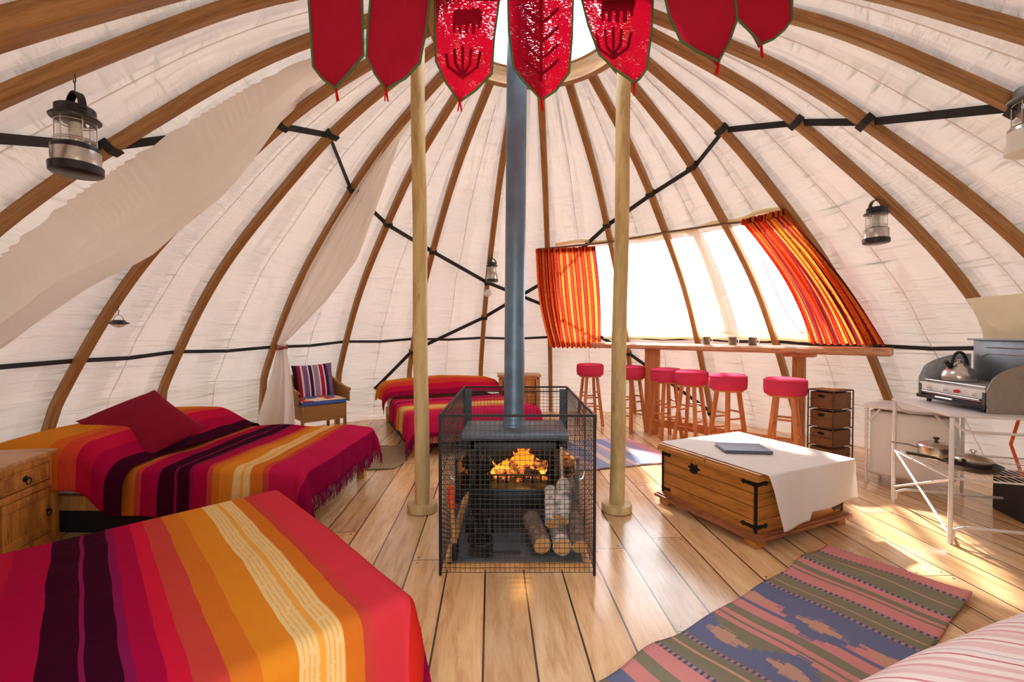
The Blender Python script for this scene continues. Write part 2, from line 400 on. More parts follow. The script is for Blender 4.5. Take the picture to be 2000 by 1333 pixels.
def shell(name, mat, test, push=.05, uvk=True):
    m = MB(); V = {}; uvp = m.bm.loops.layers.uv.new('panel'); oa = sorted(a % 360 for a in RA.values())
    def gap_t(a):
        a = a % 360
        for i in range(len(oa)):
            q0 = oa[i]; q1 = oa[(i + 1) % len(oa)]; q1 += 360 if q1 < q0 else 0; aa = a if (a >= q0 or i < len(oa) - 1) else a + 360
            if q0 <= aa <= q1: return (aa - q0) / (q1 - q0), i
        return 0, 0
    def v(i, j):
        i %= len(azs)
        if (i, j) not in V: V[(i, j)] = m.bm.verts.new(canv(azs[i], zs[j], push + wrk(azs[i], zs[j])))
        return V[(i, j)]
    for i in range(len(azs)):
        a0 = azs[i]; a1 = azs[(i + 1) % len(azs)]; a1 = a1 + 360 if a1 < a0 else a1; am = ((a0 + a1) / 2) % 360
        for j in range(len(zs) - 1):
            zm = (zs[j] + zs[j + 1]) / 2
            if not test(am, zm): continue
            f = m.bm.faces.new((v(i, j), v(i + 1, j), v(i + 1, j + 1), v(i, j + 1)))
            for lp, (a, z) in zip(f.loops, ((a0, zs[j]), (a1, zs[j]), (a1, zs[j + 1]), (a0, zs[j + 1]))):
                lp[m.uv].uv = (R(a) * 3.3, z * 1.35); tm, ti = gap_t(am); tt = tm + (a - (a0 + a1) / 2) / 16.4; lp[uvp].uv = (tt, z * 1.35 + ti * 7.3)
    return m.build(name, mat)
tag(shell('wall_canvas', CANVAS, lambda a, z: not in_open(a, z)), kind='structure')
for i, p in enumerate(WIN):
    tag(shell('window_%d' % (i + 1), PVC, lambda a, z, p=p: p[0] < a < p[1] and WZ[0] < z < WZ[1]), kind='structure')
# sewn seams down the middle of each canvas panel and hem around the skirt
order = sorted([(a % 360) for a in RA.values()]); sm = MB()
for i, a0 in enumerate(order):
    a1 = order[(i + 1) % len(order)]; a1 = a1 + 360 if a1 < a0 else a1
    if abs(a0 - 171) < 1: continue
    am = a0 + (a1 - a0) * .5
    pts = []
    for j in range(70):
        z = .1 + 3.2 * j / 69
        if in_open(am % 360, z) or (WZ[0] - .03 < z < WZ[1] + .06 and 4 < am % 360 < 72): 
            if len(pts) > 2: sm.sweep(pts, [(-.004, 0), (.004, 0), (.003, .003), (-.003, .003)], ups=[(pt(0, am, 0) - pt(1, am, 0)) for _ in pts])
            pts = []; continue
        pts.append(canv(am + .12 * math.sin(z * 9), z, .049))
    if len(pts) > 2: sm.sweep(pts, [(-.004, 0), (.004, 0), (.003, .003), (-.003, .003)], ups=[(pt(0, am, 0) - pt(1, am, 0)) for _ in pts])
tag(sm.build('trim_1', SEAM), kind='structure')
# rolled hem above and below the window
hm = MB(); hm.tube([canv(a, WZ[0] - .03 + .01 * math.sin(a * .9), .03) for a in range(9, 74, 2)], .022, 8); hm.tube([canv(a, WZ[1] + .05 + .012 * math.sin(a * .5), .03) for a in range(9, 73, 2)], .02, 8)
hm.tube([canv(a, WZ[0] + .035 + .014 * math.sin(a * .7 + 1), .02) for a in range(14, 66, 2)], .014, 8)
tag(hm.build('trim_2', CREAM), kind='structure')
# white curtain strip between the two clear sheets
def strip_fn(u, v):
    z = WZ[1] + .04 - v * (WZ[1] - WZ[0]); a = 46.3 + (3.4 - .9 * v) * u - .5
    return canv(a, z, .03 + .012 * math.sin(u * 19) * (1 - .3 * v))
# crown
cr = thing('crown_ring', 'wooden crown ring at the tent peak where all the bent ribs meet', 'roof ring', (XC, YC, 3.36))
m = MB()
m.sweep([pt(.70, a, 3.40) for a in range(0, 360, 6)], [(-.03, -.075), (.03, -.075), (.03, .075), (-.03, .075)], close=True, up=(0, 0, 1))
m.build('outer_hoop', RIBWOOD, cr)
m = MB(); m.sweep([pt(.62, a, 3.47) for a in range(0, 360, 6)], [(-.018, -.03), (.018, -.03), (.018, .03), (-.018, .03)], close=True, up=(0, 0, 1)); m.build('inner_hoop', STEEL, cr)
for a in (10, 100, 190, 280):
    m = MB(); m.box((0, 0, 0), (.03, .012, .1), M=Matrix.Translation(pt(.655, a, 3.41)) @ Matrix.Rotation(R(-a), 4, 'Z')); m.build('bracket', FLUE, cr)
# canvas collar skirt outside the crown, above the hoop
m = MB(); m.grid(lambda u, v: pt(.73 + .02 * v, u * 360, 3.42 + .1 * v), 60, 2, wrap=True); m.build('canvas_collar', LINER, cr)
# ribs
RL = {'A': 'bent wooden tent rib carrying the black lantern at upper left', 'B': 'bent wooden tent rib with the pale gathered drape sewn along its lower edge',
 'C': 'bent wooden tent rib partly hidden behind the pale drape, hung with the small disc lamp', 'D': 'bent wooden tent rib rising behind the maroon cushion on the bed',
 'E': 'bent wooden tent rib that the tied back white curtain is knotted to', 'F': 'bent wooden tent rib rising behind the wicker armchair',
 'G': 'bent wooden tent rib passing behind the left round pole', 'H': 'bent wooden tent rib carrying the small lantern and white alarm, left of the flue',
 'I': 'bent wooden tent rib just right of the flue, running down behind the left striped curtain', 'J': 'bent wooden tent rib passing behind the right round pole to the window',
 'K': 'bent wooden tent rib crossing the middle of the clear window', 'L': 'bent wooden tent rib crossing the right part of the clear window beside the right curtain',
 'M': 'bent wooden tent rib running down behind the right striped curtain', 'N': 'bent wooden tent rib carrying the steel lantern right of the window',
 'O': 'bent wooden tent rib ending at the right picture edge behind the cream cloth', 'P': 'bent wooden tent rib above the pale lantern at the right picture edge',
 'Q': 'bent wooden tent rib in the upper right picture corner', 'Z': 'broad bent wooden tent rib closest to the viewer, upper left picture corner',
 'R': 'bent wooden tent rib behind the viewer on the right', 'S': 'bent wooden tent rib behind the viewer near the added doorway right side',
 'T': 'bent wooden tent rib forming the right jamb of the doorway added behind the viewer', 'V': 'bent wooden tent rib forming the left jamb of the doorway added behind the viewer'}
for n in RA:
    pts = []; NZ = 40
    for j in range(NZ + 1):
        z = .0 + 3.40 * j / NZ; pts.append(ribpt(n, z, 0 if z < 3.3 else .0))
    w, h = (.031, .027)
    if n == 'Z': w, h = .06, .045
    prof = [(-w, -h + .008), (-w + .008, -h), (w - .008, -h), (w, -h + .008), (w, h), (-w, h)]
    tang = Vector((math.cos(R(RA[n])), -math.sin(R(RA[n])), 0))
    m = MB(); ups = []
    for j in range(NZ + 1):
        a = pts[max(j - 1, 0)]; b = pts[min(j + 1, NZ)]; t = (b - a).normalized(); ups.append(t.cross(tang).normalized())
    m.sweep(pts, prof, ups=ups)
    o = m.build('tent_rib', RIBWOOD)
    tag(o, RL[n], 'tent rib', 'bent wooden tent ribs')
# straps
def ribbon(seq, w, t=.003, wrap=(), sag=.0):
    m = MB(); pts = []; ups = []
    for (a0, z0, r0), (a1, z1, r1) in zip(seq, seq[1:]):
        for k in range(6):
            q = k / 6; a = a0 + (a1 - a0) * q; z = z0 + (z1 - z0) * q
            pts.append(pt(r0, a0, z0).lerp(pt(r1, a1, z1), q) + Vector((0, 0, -sag * math.sin(math.pi * q)))); ups.append(pt(0, a, z) - pt(1, a, z))
    a, z, r_ = seq[-1]; pts.append(pt(r_, a, z)); ups.append(pt(0, a, z) - pt(1, a, z))
    for n_, z in wrap:
        pass
    m.sweep(pts, [(-w / 2, -t), (w / 2, -t), (w / 2, t), (-w / 2, t)], ups=ups); return m
hz = {'A': 1.0, 'B': 1.05, 'C': 1.03, 'D': 1.06, 'E': 1.07, 'F': 1.12, 'G': 1.15, 'H': 1.16, 'I': 1.17, 'J': 1.17, 'K': 1.16, 'L': 1.14, 'M': 1.12, 'N': 1.13, 'O': 1.13, 'P': 1.12, 'Q': 1.1}
seq = []
for n in 'ABCDEFGHIJKLMNOPQ':
    seq.append((RA[n], hz[n], rib_r(n, hz[n]) + .036))
seq2 = []
for s0, s1 in zip(seq, seq[1:]):
    am = (s0[0] + s1[0]) / 2; zm = (s0[1] + s1[1]) / 2 - .02
    seq2 += [s0, (am, zm, canv_r(am, zm, .05) - .008)]
seq2.append(seq[-1])
tag(ribbon(seq2, .034).build('webbing_band', WEB), 'black webbing band running level around the tent wall behind the ribs', 'strap')
def brace(name, pts_, label):
    root = thing(name, label, 'strap', pt(rib_r(pts_[0][0], pts_[0][1]) if isinstance(pts_[0][0], str) else pts_[0][2], RA[pts_[0][0]] if isinstance(pts_[0][0], str) else pts_[0][0], pts_[0][1]))
    seq = [(RA[p[0]], p[1], rib_r(p[0], p[1]) + .028) if isinstance(p[0], str) else p for p in pts_]
    ribbon(seq, .045).build('webbing', WEB, root)
    for p in pts_:
        if isinstance(p[0], str):
            n, z = p; c = ribpt(n, z); t = (ribpt(n, z + .05) - ribpt(n, z - .05)).normalized(); tang = Vector((math.cos(R(RA[n])), -math.sin(R(RA[n])), 0)); nn = t.cross(tang)
            Mx = Matrix((tang, t, nn)).transposed().to_4x4(); Mx.translation = c
            m = MB(); w, h, k = .038, .034, .024
            m.sweep([Mx @ Vector(q) for q in ((-w, -.003, -h), (w, .006, -h), (w, .003, h), (-w, -.006, h))], [(-k, -.003), (k, -.003), (k, .003), (-k, .003)], close=True, ups=[Mx.to_3x3() @ Vector(q) for q in ((-1, 0, -1), (1, 0, -1), (1, 0, 1), (-1, 0, 1))])
            m.build('wrap', WEB, root)
    return root
brace('brace_strap', [('Q', 2.05), ('P', 2.28), ('O', 2.56), ('N', 2.75), ('M', 2.89), ('L', 2.76), ('K', 2.67), ('J', 2.47), ('I', 1.94), ('H', 1.45), ('G', .97), (-34, .45, rr(-34, .45, 1.0) - .01)],
      'black webbing brace strap climbing from the wicker chair past the flue to upper right')
brace('brace_strap', [('A', 1.95), ('B', 2.26), ('C', 2.74), ('D', 2.85), ('E', 2.62), ('F', 2.42), ('G', 2.21), ('H', 1.90), ('I', 1.59), ('J', .94), ('K', .12)],
      'black webbing brace strap running from upper left down behind the flue to the bar stools')
# poles
for px, nm in ((823.5, 'left'), (1206, 'right')):
    b = U(px, 998, 3.12); b.z = 0
    t = thing('support_pole', 'round peeled pole on a disc foot, %s' % ('left of the stove guard' if nm == 'left' else 'right of the stove guard beside the chest'), 'pole', b, 0, 'round peeled poles')
    lean = -.006 if nm == 'left' else .012
    m = MB(); m.tube([b + Vector((lean * z, 0, z)) + Vector((.003 * math.sin(z * 4), 0, 0)) for z in [.05 + 3.33 * i / 24 for i in range(25)]], .049, 20, taper=[1.06 - .004 * i + .012 * math.sin(i * 1.7) for i in range(25)])
    m.build('shaft', POLEWOOD, t)
    m = MB(); m.lathe([(.095, 0), (.104, .006), (.104, .045), (.098, .055), (.06, .057), (0, .057)], b); m.build('disc_foot', POLEWOOD, t)
# drapes: left one gathered along rib B
dr = thing('drape', 'long pale cotton drape gathered along a rib and sweeping down across the left', 'drape', U(300, 330, 2.6))
bot = [(614, 150, 3.55), (592, 190, 3.45), (570, 222, 3.35), (545, 246, 3.22), (508, 300, 3.12), (470, 352, 3.0), (430, 392, 2.93), (385, 428, 2.87), (330, 470, 2.8), (300, 490, 2.74), (230, 526, 2.62), (160, 560, 2.5), (80, 606, 2.36), (0, 655, 2.22), (-120, 720, 2.0)]
botp = [U(*q) for q in bot]
def lerp_list(L, u):
    x = u * (len(L) - 1); i = min(int(x), len(L) - 2); return L[i].lerp(L[i + 1], x - i)
ztop = [3.22 - 1.95 * (i / 20) ** .95 for i in range(21)]
topp = [ribpt('B', z, -.04) + Vector((.03, .05, -.03)) for z in ztop]
def dfn(u, v):
    a = lerp_list(topp, u); b = lerp_list(botp, u); p = a.lerp(b, v); w = (b - a); 
    inn = (pt(0, -96, 0) - pt(1, -96, 0)).normalized()
    gath = .012 * math.sin(u * 260 + 9 * math.sin(u * 23)) * max(0, 1 - v * 2.0) ** 1.4
    fold = .055 * math.sin(v * 9.5 + .8 * math.sin(u * 5)) * min(1, v * 1.6) * (.35 + .65 * u) + .02 * math.sin(v * 23 + u * 3) * v
    sag = .16 * math.sin(math.pi * v) * min(1, u * 3) * (.4 + .6 * u)
    p = p + inn * (gath + fold * 1.5) + Vector((0, 0, -sag * .9)) + Vector((0, -.25, -.2)).normalized() * 0
    p += Vector((0, 0, .05 * noise.noise(Vector((u * 6, v * 3, 0))) * v * (1 - v) * 4))
    return p
m = MB(); m.grid(dfn, 220, 60); m.build('panel', LINER, dr)
m = MB(); m.tube([dfn(i / 150, 1) for i in range(151)], .006, 6); m.build('hem', LINER, dr)
# second drape: tied back on rib E
d2 = thing('drape', 'white cotton curtain tied back to a rib with a red cord, above the wicker armchair', 'drape', U(548, 675, 5.0))
tie = U(550, 678, 4.95)
Lft = [ribpt('E', 3.15, -.04), ribpt('E', 2.9, -.05), ribpt('E', 2.62, -.05), ribpt('E', 2.3, -.05), ribpt('E', 1.9, -.06), ribpt('E', 1.55, -.07), tie + Vector((-.045, 0, .05))]
Rgt = [U(812, 235, 4.05), U(786, 268, 4.15), U(758, 350, 4.35), U(732, 422, 4.5), U(700, 505, 4.65), U(640, 586, 4.78), tie + Vector((.045, 0, .05))]
def d2fn(u, v):
    a = lerp_list(Lft, v); b = lerp_list(Rgt, v); p = a.lerp(b, u); inn = Vector((.45, -.9, 0))
    w = (b - a).length
    return p + inn * (.045 * math.sin(u * 22 + v * 2) * min(1, w * 2) + .06 * math.sin(math.pi * u) * w) * (.35 + .65 * math.sin(math.pi * min(1, v + .2)))
m = MB(); m.grid(d2fn, 70, 50); m.build('upper_panel', LINER, d2)
Lb = [tie + Vector((-.045, 0, .05)), tie + Vector((-.05, 0, -.04)), U(531, 735, 4.95), U(515, 790, 4.95), U(498, 850, 4.95), U(492, 930, 4.95)]
Rb = [tie + Vector((.045, 0, .05)), tie + Vector((.05, 0, -.04)), U(567, 735, 4.9), U(573, 790, 4.9), U(578, 850, 4.9), U(578, 930, 4.9)]
def d2b(u, v):
    a = lerp_list(Lb, v); b = lerp_list(Rb, v); p = a.lerp(b, u); k = (b - a).length
    return p + Vector((.1, -1, 0)) * (.20 * k * math.sin(u * 24 + 2 * v) + .10 * k * math.sin(u * 9))
m = MB(); m.grid(d2b, 70, 40); m.build('lower_panel', LINER, d2)
m = MB()
for k in range(3): m.tube([tie + Vector((.062 * math.cos(t * .4), .05 * math.sin(t * .4) - .01, .012 * math.sin(t * .8 + k) - .014 * k + .01)) for t in range(16)], .007, 6, close=True)
m.tube([tie + Vector((-.05, 0, 0)), ribpt('E', 1.08, -.05)], .006, 6)
m.build('tie_cord', simple('red_cord', (150, 50, 48), .8), d2)
# cream cloth at the right
cc = MB()
def ccf(u, v):
    a = U(1885, 584, 3.1).lerp(U(2070, 566, 2.75), u); b = U(1936, 700, 3.2).lerp(U(2070, 700, 2.8), u)
    p = a.lerp(b, v); return p + Vector((-.55, -.8, 0)) * (.035 * math.sin(u * 9 + v * 5) + .05 * math.sin(math.pi * v) * math.sin(u * 4 + 1) + .03 * noise.noise(Vector((u * 5, v * 5, 3))))
cc.grid(ccf, 50, 40); tag(cc.build('cloth_flap', CREAM), 'cream canvas flap hanging behind the camping stove at the right edge', 'cloth')
m = MB(); m.grid(strip_fn, 16, 40); tag(m.build('curtain_strip', LINER), 'narrow white cotton strip hanging between the two clear window sheets', 'curtain')
# curtain rod and striped curtains
rodp = [ribpt(n, z, -.045) for n, z in (('I', 2.27), ('J', 2.30), ('K', 2.33), ('L', 2.30), ('M', 2.24))]
rodp = [rodp[0] + (rodp[0] - rodp[1]) * .18] + rodp
m = MB(); m.tube(rodp, .012, 8); tag(m.build('curtain_rod', wood('rod_wood', (130, 100, 84), (96, 70, 56), (9, 9, 2)), ), 'thin brown rod tied across the ribs above the window', 'curtain rod')
def stripes(name, cols, rep, trans, dots=True, tc=None):
    k = NT(name); uv = k.coord('UV'); x, y, z = k.sep(uv)
    f = k.math('FRACT', k.math('MULTIPLY', x, rep)); n = len(cols)
    tot = sum(w for w, c in cols); st = []; acc = 0
    for w, c in cols: st.append((acc / tot, lin(c))); acc += w
    col = k.ramp(f, st, 'CONSTANT')
    if dots:
        vo = k.a('ShaderNodeTexVoronoi'); vo.inputs['Scale'].default_value = 1; k.l(k.coord('UV', (rep * 9, 70, 1)), vo.inputs['Vector'])
        dd = k.math('LESS_THAN', vo.outputs['Distance'], .28); col = k.mix(k.math('MULTIPLY', dd, .6), col, lin((90, 24, 14)))
    nz = k.noise(k.coord('Object'), 180, 2); b = k.bump(nz, .3, .003)
    k.fin(col, .85, 0, b, .15)
    t = k.a('ShaderNodeBsdfTranslucent'); k.l(col, t.inputs[0]); ms = k.a('ShaderNodeMixShader'); ms.inputs[0].default_value = trans
    k.l(k.p.outputs[0], ms.inputs[1]); k.l(t.outputs[0], ms.inputs[2]); k.l(ms.outputs[0], k.out.inputs[0]); return k.m
OR = (240, 110, 30); DK = (98, 22, 30); RD = (196, 34, 28); GD = (222, 140, 40); PU = (110, 30, 60)
CUR = stripes('striped_curtain', [(2.2, (250, 130, 44)), (1, (130, 34, 34)), (2, (228, 60, 36)), (1, (120, 36, 44)), (2.4, (226, 138, 48)), (1, (150, 40, 70)), (1.6, (236, 70, 30)), (1.2, (100, 30, 36))], 5, .45)
def curtain(az_t, az_b, z_t, z_b, folds, label, bulge, inset=.10, gather=0):
    root = thing('striped_curtain', label, 'curtain', pt(canv_r(az_t[0], z_t) - .1, az_t[0], z_t))
    def fn(u, v):
        z = z_t + (z_b - z_t) * v
        e0 = az_t[0] + (az_b[0] - az_t[0]) * v + bulge[0] * math.sin(math.pi * v); e1 = az_t[1] + (az_b[1] - az_t[1]) * v + bulge[1] * math.sin(math.pi * v)
        a = e0 + (e1 - e0) * u; amp = (.018 + .022 * math.sin(math.pi * min(1, v * .9 + .15)))
        r_ = min(canv_r(a, z, 0), canv_r((e0 + e1) / 2, z, 0) + .03) - inset - (.08 * v * (1 - v) * 2) + amp * math.sin(u * folds * 6.283 + 1.2 * math.sin(v * 3 + u * 7) + 2.2 * math.sin(u * 5.3)) * (.7 + .5 * math.sin(u * 17 + 2)) + .01 * math.sin(u * folds * 15 + v * 4)
        return pt(r_, a, z + .012 * math.sin(u * folds * 6.28) * v)
    m = MB(); m.grid(fn, 200, 40); m.build('fabric', CUR, root)
    m = MB(); m.grid(lambda u, v: fn(u, 0) + Vector((0, 0, .025 - .05 * v)) + (pt(0, az_t[0], 0) - pt(1, az_t[0], 0)) * (.006 * math.sin(u * 300)), 200, 3); m.build('heading', CUR, root, solid=.003)
    return root
curtain((3.2, 20.8), (6.8, 19.0), 2.24, 1.02, 11, 'orange and maroon striped curtain bunched at the left end of the window', (-.8, .3))
curtain((62.0, 72.5), (63.8, 75.5), 2.27, 1.13, 10, 'orange and maroon striped curtain swept along the slanting right end of the window', (1.6, .9), .10)
# cord with toggle on window
m = MB(); m.tube([canv(25, 1.98, -.0), canv(26, 1.7, -.01), canv(27.5, 1.50, -.01)], .0025, 5); tag(m.build('pull_cord', BLACK), 'thin dark cord hanging down the inside of the clear window', 'cord')
m = MB(); m.tube([pt(canv_r(61.5, 1.95) - .12, 61.5, 1.95), pt(canv_r(61.2, 1.7) - .13, 61.2, 1.7), pt(canv_r(61.5, 1.45) - .13, 61.5, 1.45), pt(canv_r(62.8, 1.25) - .13, 62.8, 1.25), pt(canv_r(64.4, 1.17) - .13, 64.4, 1.17)], .004, 6); tag(m.build('pull_cord', simple('red_tie', (190, 60, 70), .8)), 'thin red tie cord looping beside the right striped curtain', 'cord')
# ------------------------------------------------------------------ beds and blankets
def blanket(name, stops, s0, s1, cream=None, trans=.08):
    k = NT(name); uv = k.coord('UV'); x, y, z = k.sep(uv)
    wob = k.math('MULTIPLY', k.math('SUBTRACT', k.noise(k.coord('UV', (1, 3, 1)), 1.3, 2), .5), .022)
    x = k.math('ADD', x, wob)
    f = k.math('DIVIDE', k.math('SUBTRACT', x, s0), s1 - s0)
    col = k.ramp(f, [((s - s0) / (s1 - s0), lin(tuple(int(q * .88) for q in c))) for s, c in stops], 'CONSTANT')
    th = k.noise(k.coord('UV', (420, 26, 1)), 1, 2, .6); th2 = k.noise(k.coord('UV', (30, 420, 1)), 1, 2, .6)
    col = k.mix(k.math('MULTIPLY', th, .5), col, k.mix(1, col, (1.0, .62, .55, 1), 'MULTIPLY'))
    if cream:
        ins = k.math('MULTIPLY', k.math('GREATER_THAN', x, cream[0]), k.math('LESS_THAN', x, cream[1]))
        wv = k.math('GREATER_THAN', k.math('FRACT', k.math('MULTIPLY', x, 1 / .0135)), .62)
        dash = k.math('GREATER_THAN', k.noise(k.coord('UV', (60, 34, 1)), 1, 2), .42)
        mid = k.math('LESS_THAN', k.math('ABSOLUTE', k.math('SUBTRACT', x, (cream[0] + cream[1]) / 2)), .008)
        col = k.mix(k.math('MULTIPLY', ins, k.math('MAXIMUM', k.math('MULTIPLY', k.math('MULTIPLY', wv, dash), .7), mid)), col, lin((214, 150, 62)))
    lump = k.noise(k.coord('Object'), 5, 4, .5, .6)
    b = k.bump(k.math('ADD', k.math('MULTIPLY', k.math('ADD', th, th2), .035), k.math('MULTIPLY', lump, .8)), .35, .05)
    k.fin(col, .92, 0, b, .03); 
    return k.m
GO = (230, 146, 40); O2 = (218, 122, 40); CO = (205, 72, 62); MG = (176, 12, 66); PL = (58, 6, 32); PK = (222, 62, 74); CRM = (242, 212, 146); LN = (140, 26, 84); DO = (200, 104, 44)
B1 = [(-.6, (130, 10, 66)), (-.30, (150, 12, 70)), (-.16, (205, 44, 34)), (-.04, PK), (.10, CO), (.13, O2), (.185, CRM), (.305, GO), (.39, O2), (.46, CO), (.52, (214, 30, 62)), (.56, MG), (.62, LN), (.64, PL), (.707, LN), (.72, PL), (.79, LN), (.80, MG),
      (.897, (190, 24, 60)), (.96, CO), (1.0, O2), (1.12, GO), (1.3, O2), (1.42, CO), (1.5, MG), (1.62, PL), (1.76, MG)]
BL1 = blanket('blanket_near', B1, -.6, 2.2, (.185, .305))
B2 = [(-.6, (120, 8, 60)), (-.34, (150, 12, 70)), (-.06, (205, 30, 84)), (.16, CO), (.20, O2), (.27, CRM), (.37, GO), (.46, O2), (.50, CO), (.53, MG), (.62, LN), (.64, PL), (.72, LN), (.73, PL), (.82, LN), (.83, MG), (.93, CO), (.97, O2), (1.08, (110, 10, 50))]
BL2 = blanket('blanket_left', B2, -.6, 1.3, (.27, .37))
BP = [(0, (60, 6, 34)), (.10, MG), (.2, (200, 22, 64)), (.3, (222, 78, 48)), (.4, (226, 108, 40)), (.5, GO), (1.0, (222, 150, 46)), (1.2, GO)]
BLP = blanket('blanket_pillow', [(a * .8, c) for a, c in BP], 0, 1.0)
BLP3 = blanket('blanket_pillow_back', [(0, (160, 14, 66)), (.08, (206, 26, 70)), (.17, (222, 70, 50)), (.26, (230, 110, 44)), (.36, GO), (.9, (226, 156, 50))], 0, 1.0)
B3 = [(-.6, (120, 8, 60)), (-.36, (150, 12, 70)), (-.2, (215, 34, 90)), (.16, (226, 60, 80)), (.26, (238, 150, 70)), (.34, CRM), (.5, (236, 150, 60)), (.58, (222, 60, 80)), (.70, (210, 30, 90)), (.8, (130, 20, 70)), (.84, (226, 60, 100)), (.93, (120, 16, 60)), (.97, (216, 40, 90)), (1.1, (110, 10, 60))]
BL3 = blanket('blanket_back', B3, -.6, 1.3, (.34, .46))

def drape_fn(O, ax, ay, L, Wd, top, hf=None, rnd=.045, rip=.012, seed=0, rf=9.0, flare=.3, zmin=.012, inner=None):
    O = Vector((O[0], O[1], 0)); ax = Vector((ax[0], ax[1], 0)).normalized(); ay = Vector((ay[0], ay[1], 0)).normalized()
    def fn(s, t):
        cs = min(max(s, 0), L); ct = min(max(t, 0), Wd); ds = s - cs; dt = t - ct; d = math.hypot(ds, dt)
        z = top + (hf(cs, ct) if hf else 0)
        if d > 1e-9:
            ds_, dt_ = ds / d, dt / d
            if d < rnd * math.pi / 2: o = rnd * math.sin(d / rnd); dn = rnd * (1 - math.cos(d / rnd))
            else: o = rnd; dn = rnd + d - rnd * math.pi / 2
            o += flare * min(abs(ds), abs(dt)) + .05 * dn
            ph = (s if abs(dt) > abs(ds) else t) + seed
            o += rip * min(1, dn / .12) * (math.sin(ph * rf * 2) + .6 * math.sin(ph * rf * 4.7 + 1.3) + .4) 
            p = O + ax * (cs + ds_ * o) + ay * (ct + dt_ * o); zz = z - dn
            if zz < zmin: 
                ex = zmin - zz; p += (ax * ds_ + ay * dt_) * ex * .6; zz = zmin + .002 * (1 + math.sin(s * 60))
            p.z = zz
        else:
            p = O + ax * cs + ay * ct; e = min(cs, L - cs, ct, Wd - ct)
            p.z = z + .006 * noise.noise(Vector((s * 3.2, t * 3.2, seed))) + .003 * noise.noise(Vector((s * 9, t * 9, seed + 3)))
        return p
    return fn
def cloth_sheet(fn, s0, s1, t0, t1, ns, nt, name, mat, parent=None, solid=.005):
    m = MB(); m.grid(lambda u, v: fn(s0 + (s1 - s0) * u, t0 + (t1 - t0) * v), ns, nt, uvf=lambda u, v: (s0 + (s1 - s0) * u, t0 + (t1 - t0) * v))
    return m.build(name, mat, parent, solid=solid, ang=80)
def fringe(edge, nrm, n, ln, name, mat, parent):
    m = MB()
    for i in range(n):
        u = (i + random.random() * .8) / n; p = edge(u); q = nrm(u); l = ln * random.uniform(.7, 1.15); sx = random.uniform(-.3, .3)
        side = q.cross(Vector((0, 0, 1)))
        p2 = p + Vector((0, 0, -l * .5)) + q * .008 + side * (l * sx * .4); p3 = p + Vector((0, 0, -l)) + q * (.004 + random.uniform(-.01, .01)) + side * (l * sx)
        if p3.z < .006: p3.z = .006; p2.z = max(p2.z, .008)
        m.tube([p, p2, p3], .0022, 4, taper=[1.2, 1, .6])
    return m.build(name, mat, parent)
def bed_base(name, label, O, ax, ay, L, Wd, top, legmat=BEDW, inset=.04, matt=MATT, mz=.2):
    rz = math.atan2(ax[1], ax[0]); t = thing(name, label, 'bed', (O[0], O[1], 0), 0)
    ax = Vector((ax[0], ax[1], 0)).normalized(); ay = Vector((ay[0], ay[1], 0)).normalized(); O = Vector((O[0], O[1], 0))
    Mx = Matrix((ax, ay, Vector((0, 0, 1)))).transposed().to_4x4(); Mx.translation = O
    zt = top - .012
    m = MB(); m.box((L / 2, Wd / 2, (zt + mz) / 2), (L - .02, Wd - .02, zt - mz), bev=.04, M=Mx); m.build('mattress', matt, t)
    for (c, d) in (((.03, Wd / 2, mz - .05), (.03, Wd - .06, .09)), ((L - .03, Wd / 2, mz - .05), (.03, Wd - .06, .09)), ((L / 2, .03, mz - .05), (L - .06, .03, .09)), ((L / 2, Wd - .03, mz - .05), (L - .06, .03, .09))):
        m = MB(); m.box(c, d, M=Mx); m.build('rail', legmat, t)
    m = MB()
    for i in range(12): m.box((L * (i + .5) / 12, Wd / 2, mz - .01), (.08, Wd - .08, .016), M=Mx)
    m.build('slats', legmat, t)
    m = MB(); m.box((L * .58, Wd / 2, mz * .46), (L * .80, Wd * .95, mz * .9), M=Mx); m.build('under_bed_shade', VOID_SHADE, t)  # dark box standing in for the deep shade beneath the bed
    for a, b in ((.03, .03), (.03, Wd - .03), (L - .05, .03), (L - .05, Wd - .03)):
        m = MB(); m.box((a + .01, b, (mz) / 2), (.06, .06, mz), M=Mx); m.build('leg', legmat, t)
    return t
# near-left bed
P1, Q1 = Vector((-1.24, 2.32, 0)), Vector((-.37, 1.41, 0)); w1 = (Q1 - P1).length; ay1 = (Q1 - P1).normalized(); ax1 = Vector((ay1.y, -ay1.x, 0)); 
if ax1.x > 0: ax1 = -ax1
ax1 = Vector((-.70, -.715, 0)).normalized()
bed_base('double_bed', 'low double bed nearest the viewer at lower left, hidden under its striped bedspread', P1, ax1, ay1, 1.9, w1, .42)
f1 = drape_fn(P1, ax1, ay1, 1.9, w1, .42, lambda s, t: .012 * math.sin(s * 2.2 + 1) * math.sin(t * 2.4), seed=2, rip=.008, rf=5, flare=.22)
t = thing('bedspread', 'magenta, plum and orange striped bedspread on the bed nearest the viewer', 'bedspread', (P1.x, P1.y, .42), 0, 'striped bedspreads')
cloth_sheet(f1, -.36, 1.9, -.30, w1 + .34, 190, 150, 'fabric', BL1, t)
FR = cloth('fringe_magenta', (128, 14, 70), 0)
fringe(lambda u: f1(-.36, -.2 + (w1 + .5) * u), lambda u: -ax1, 240, .09, 'fringe', FR, t)
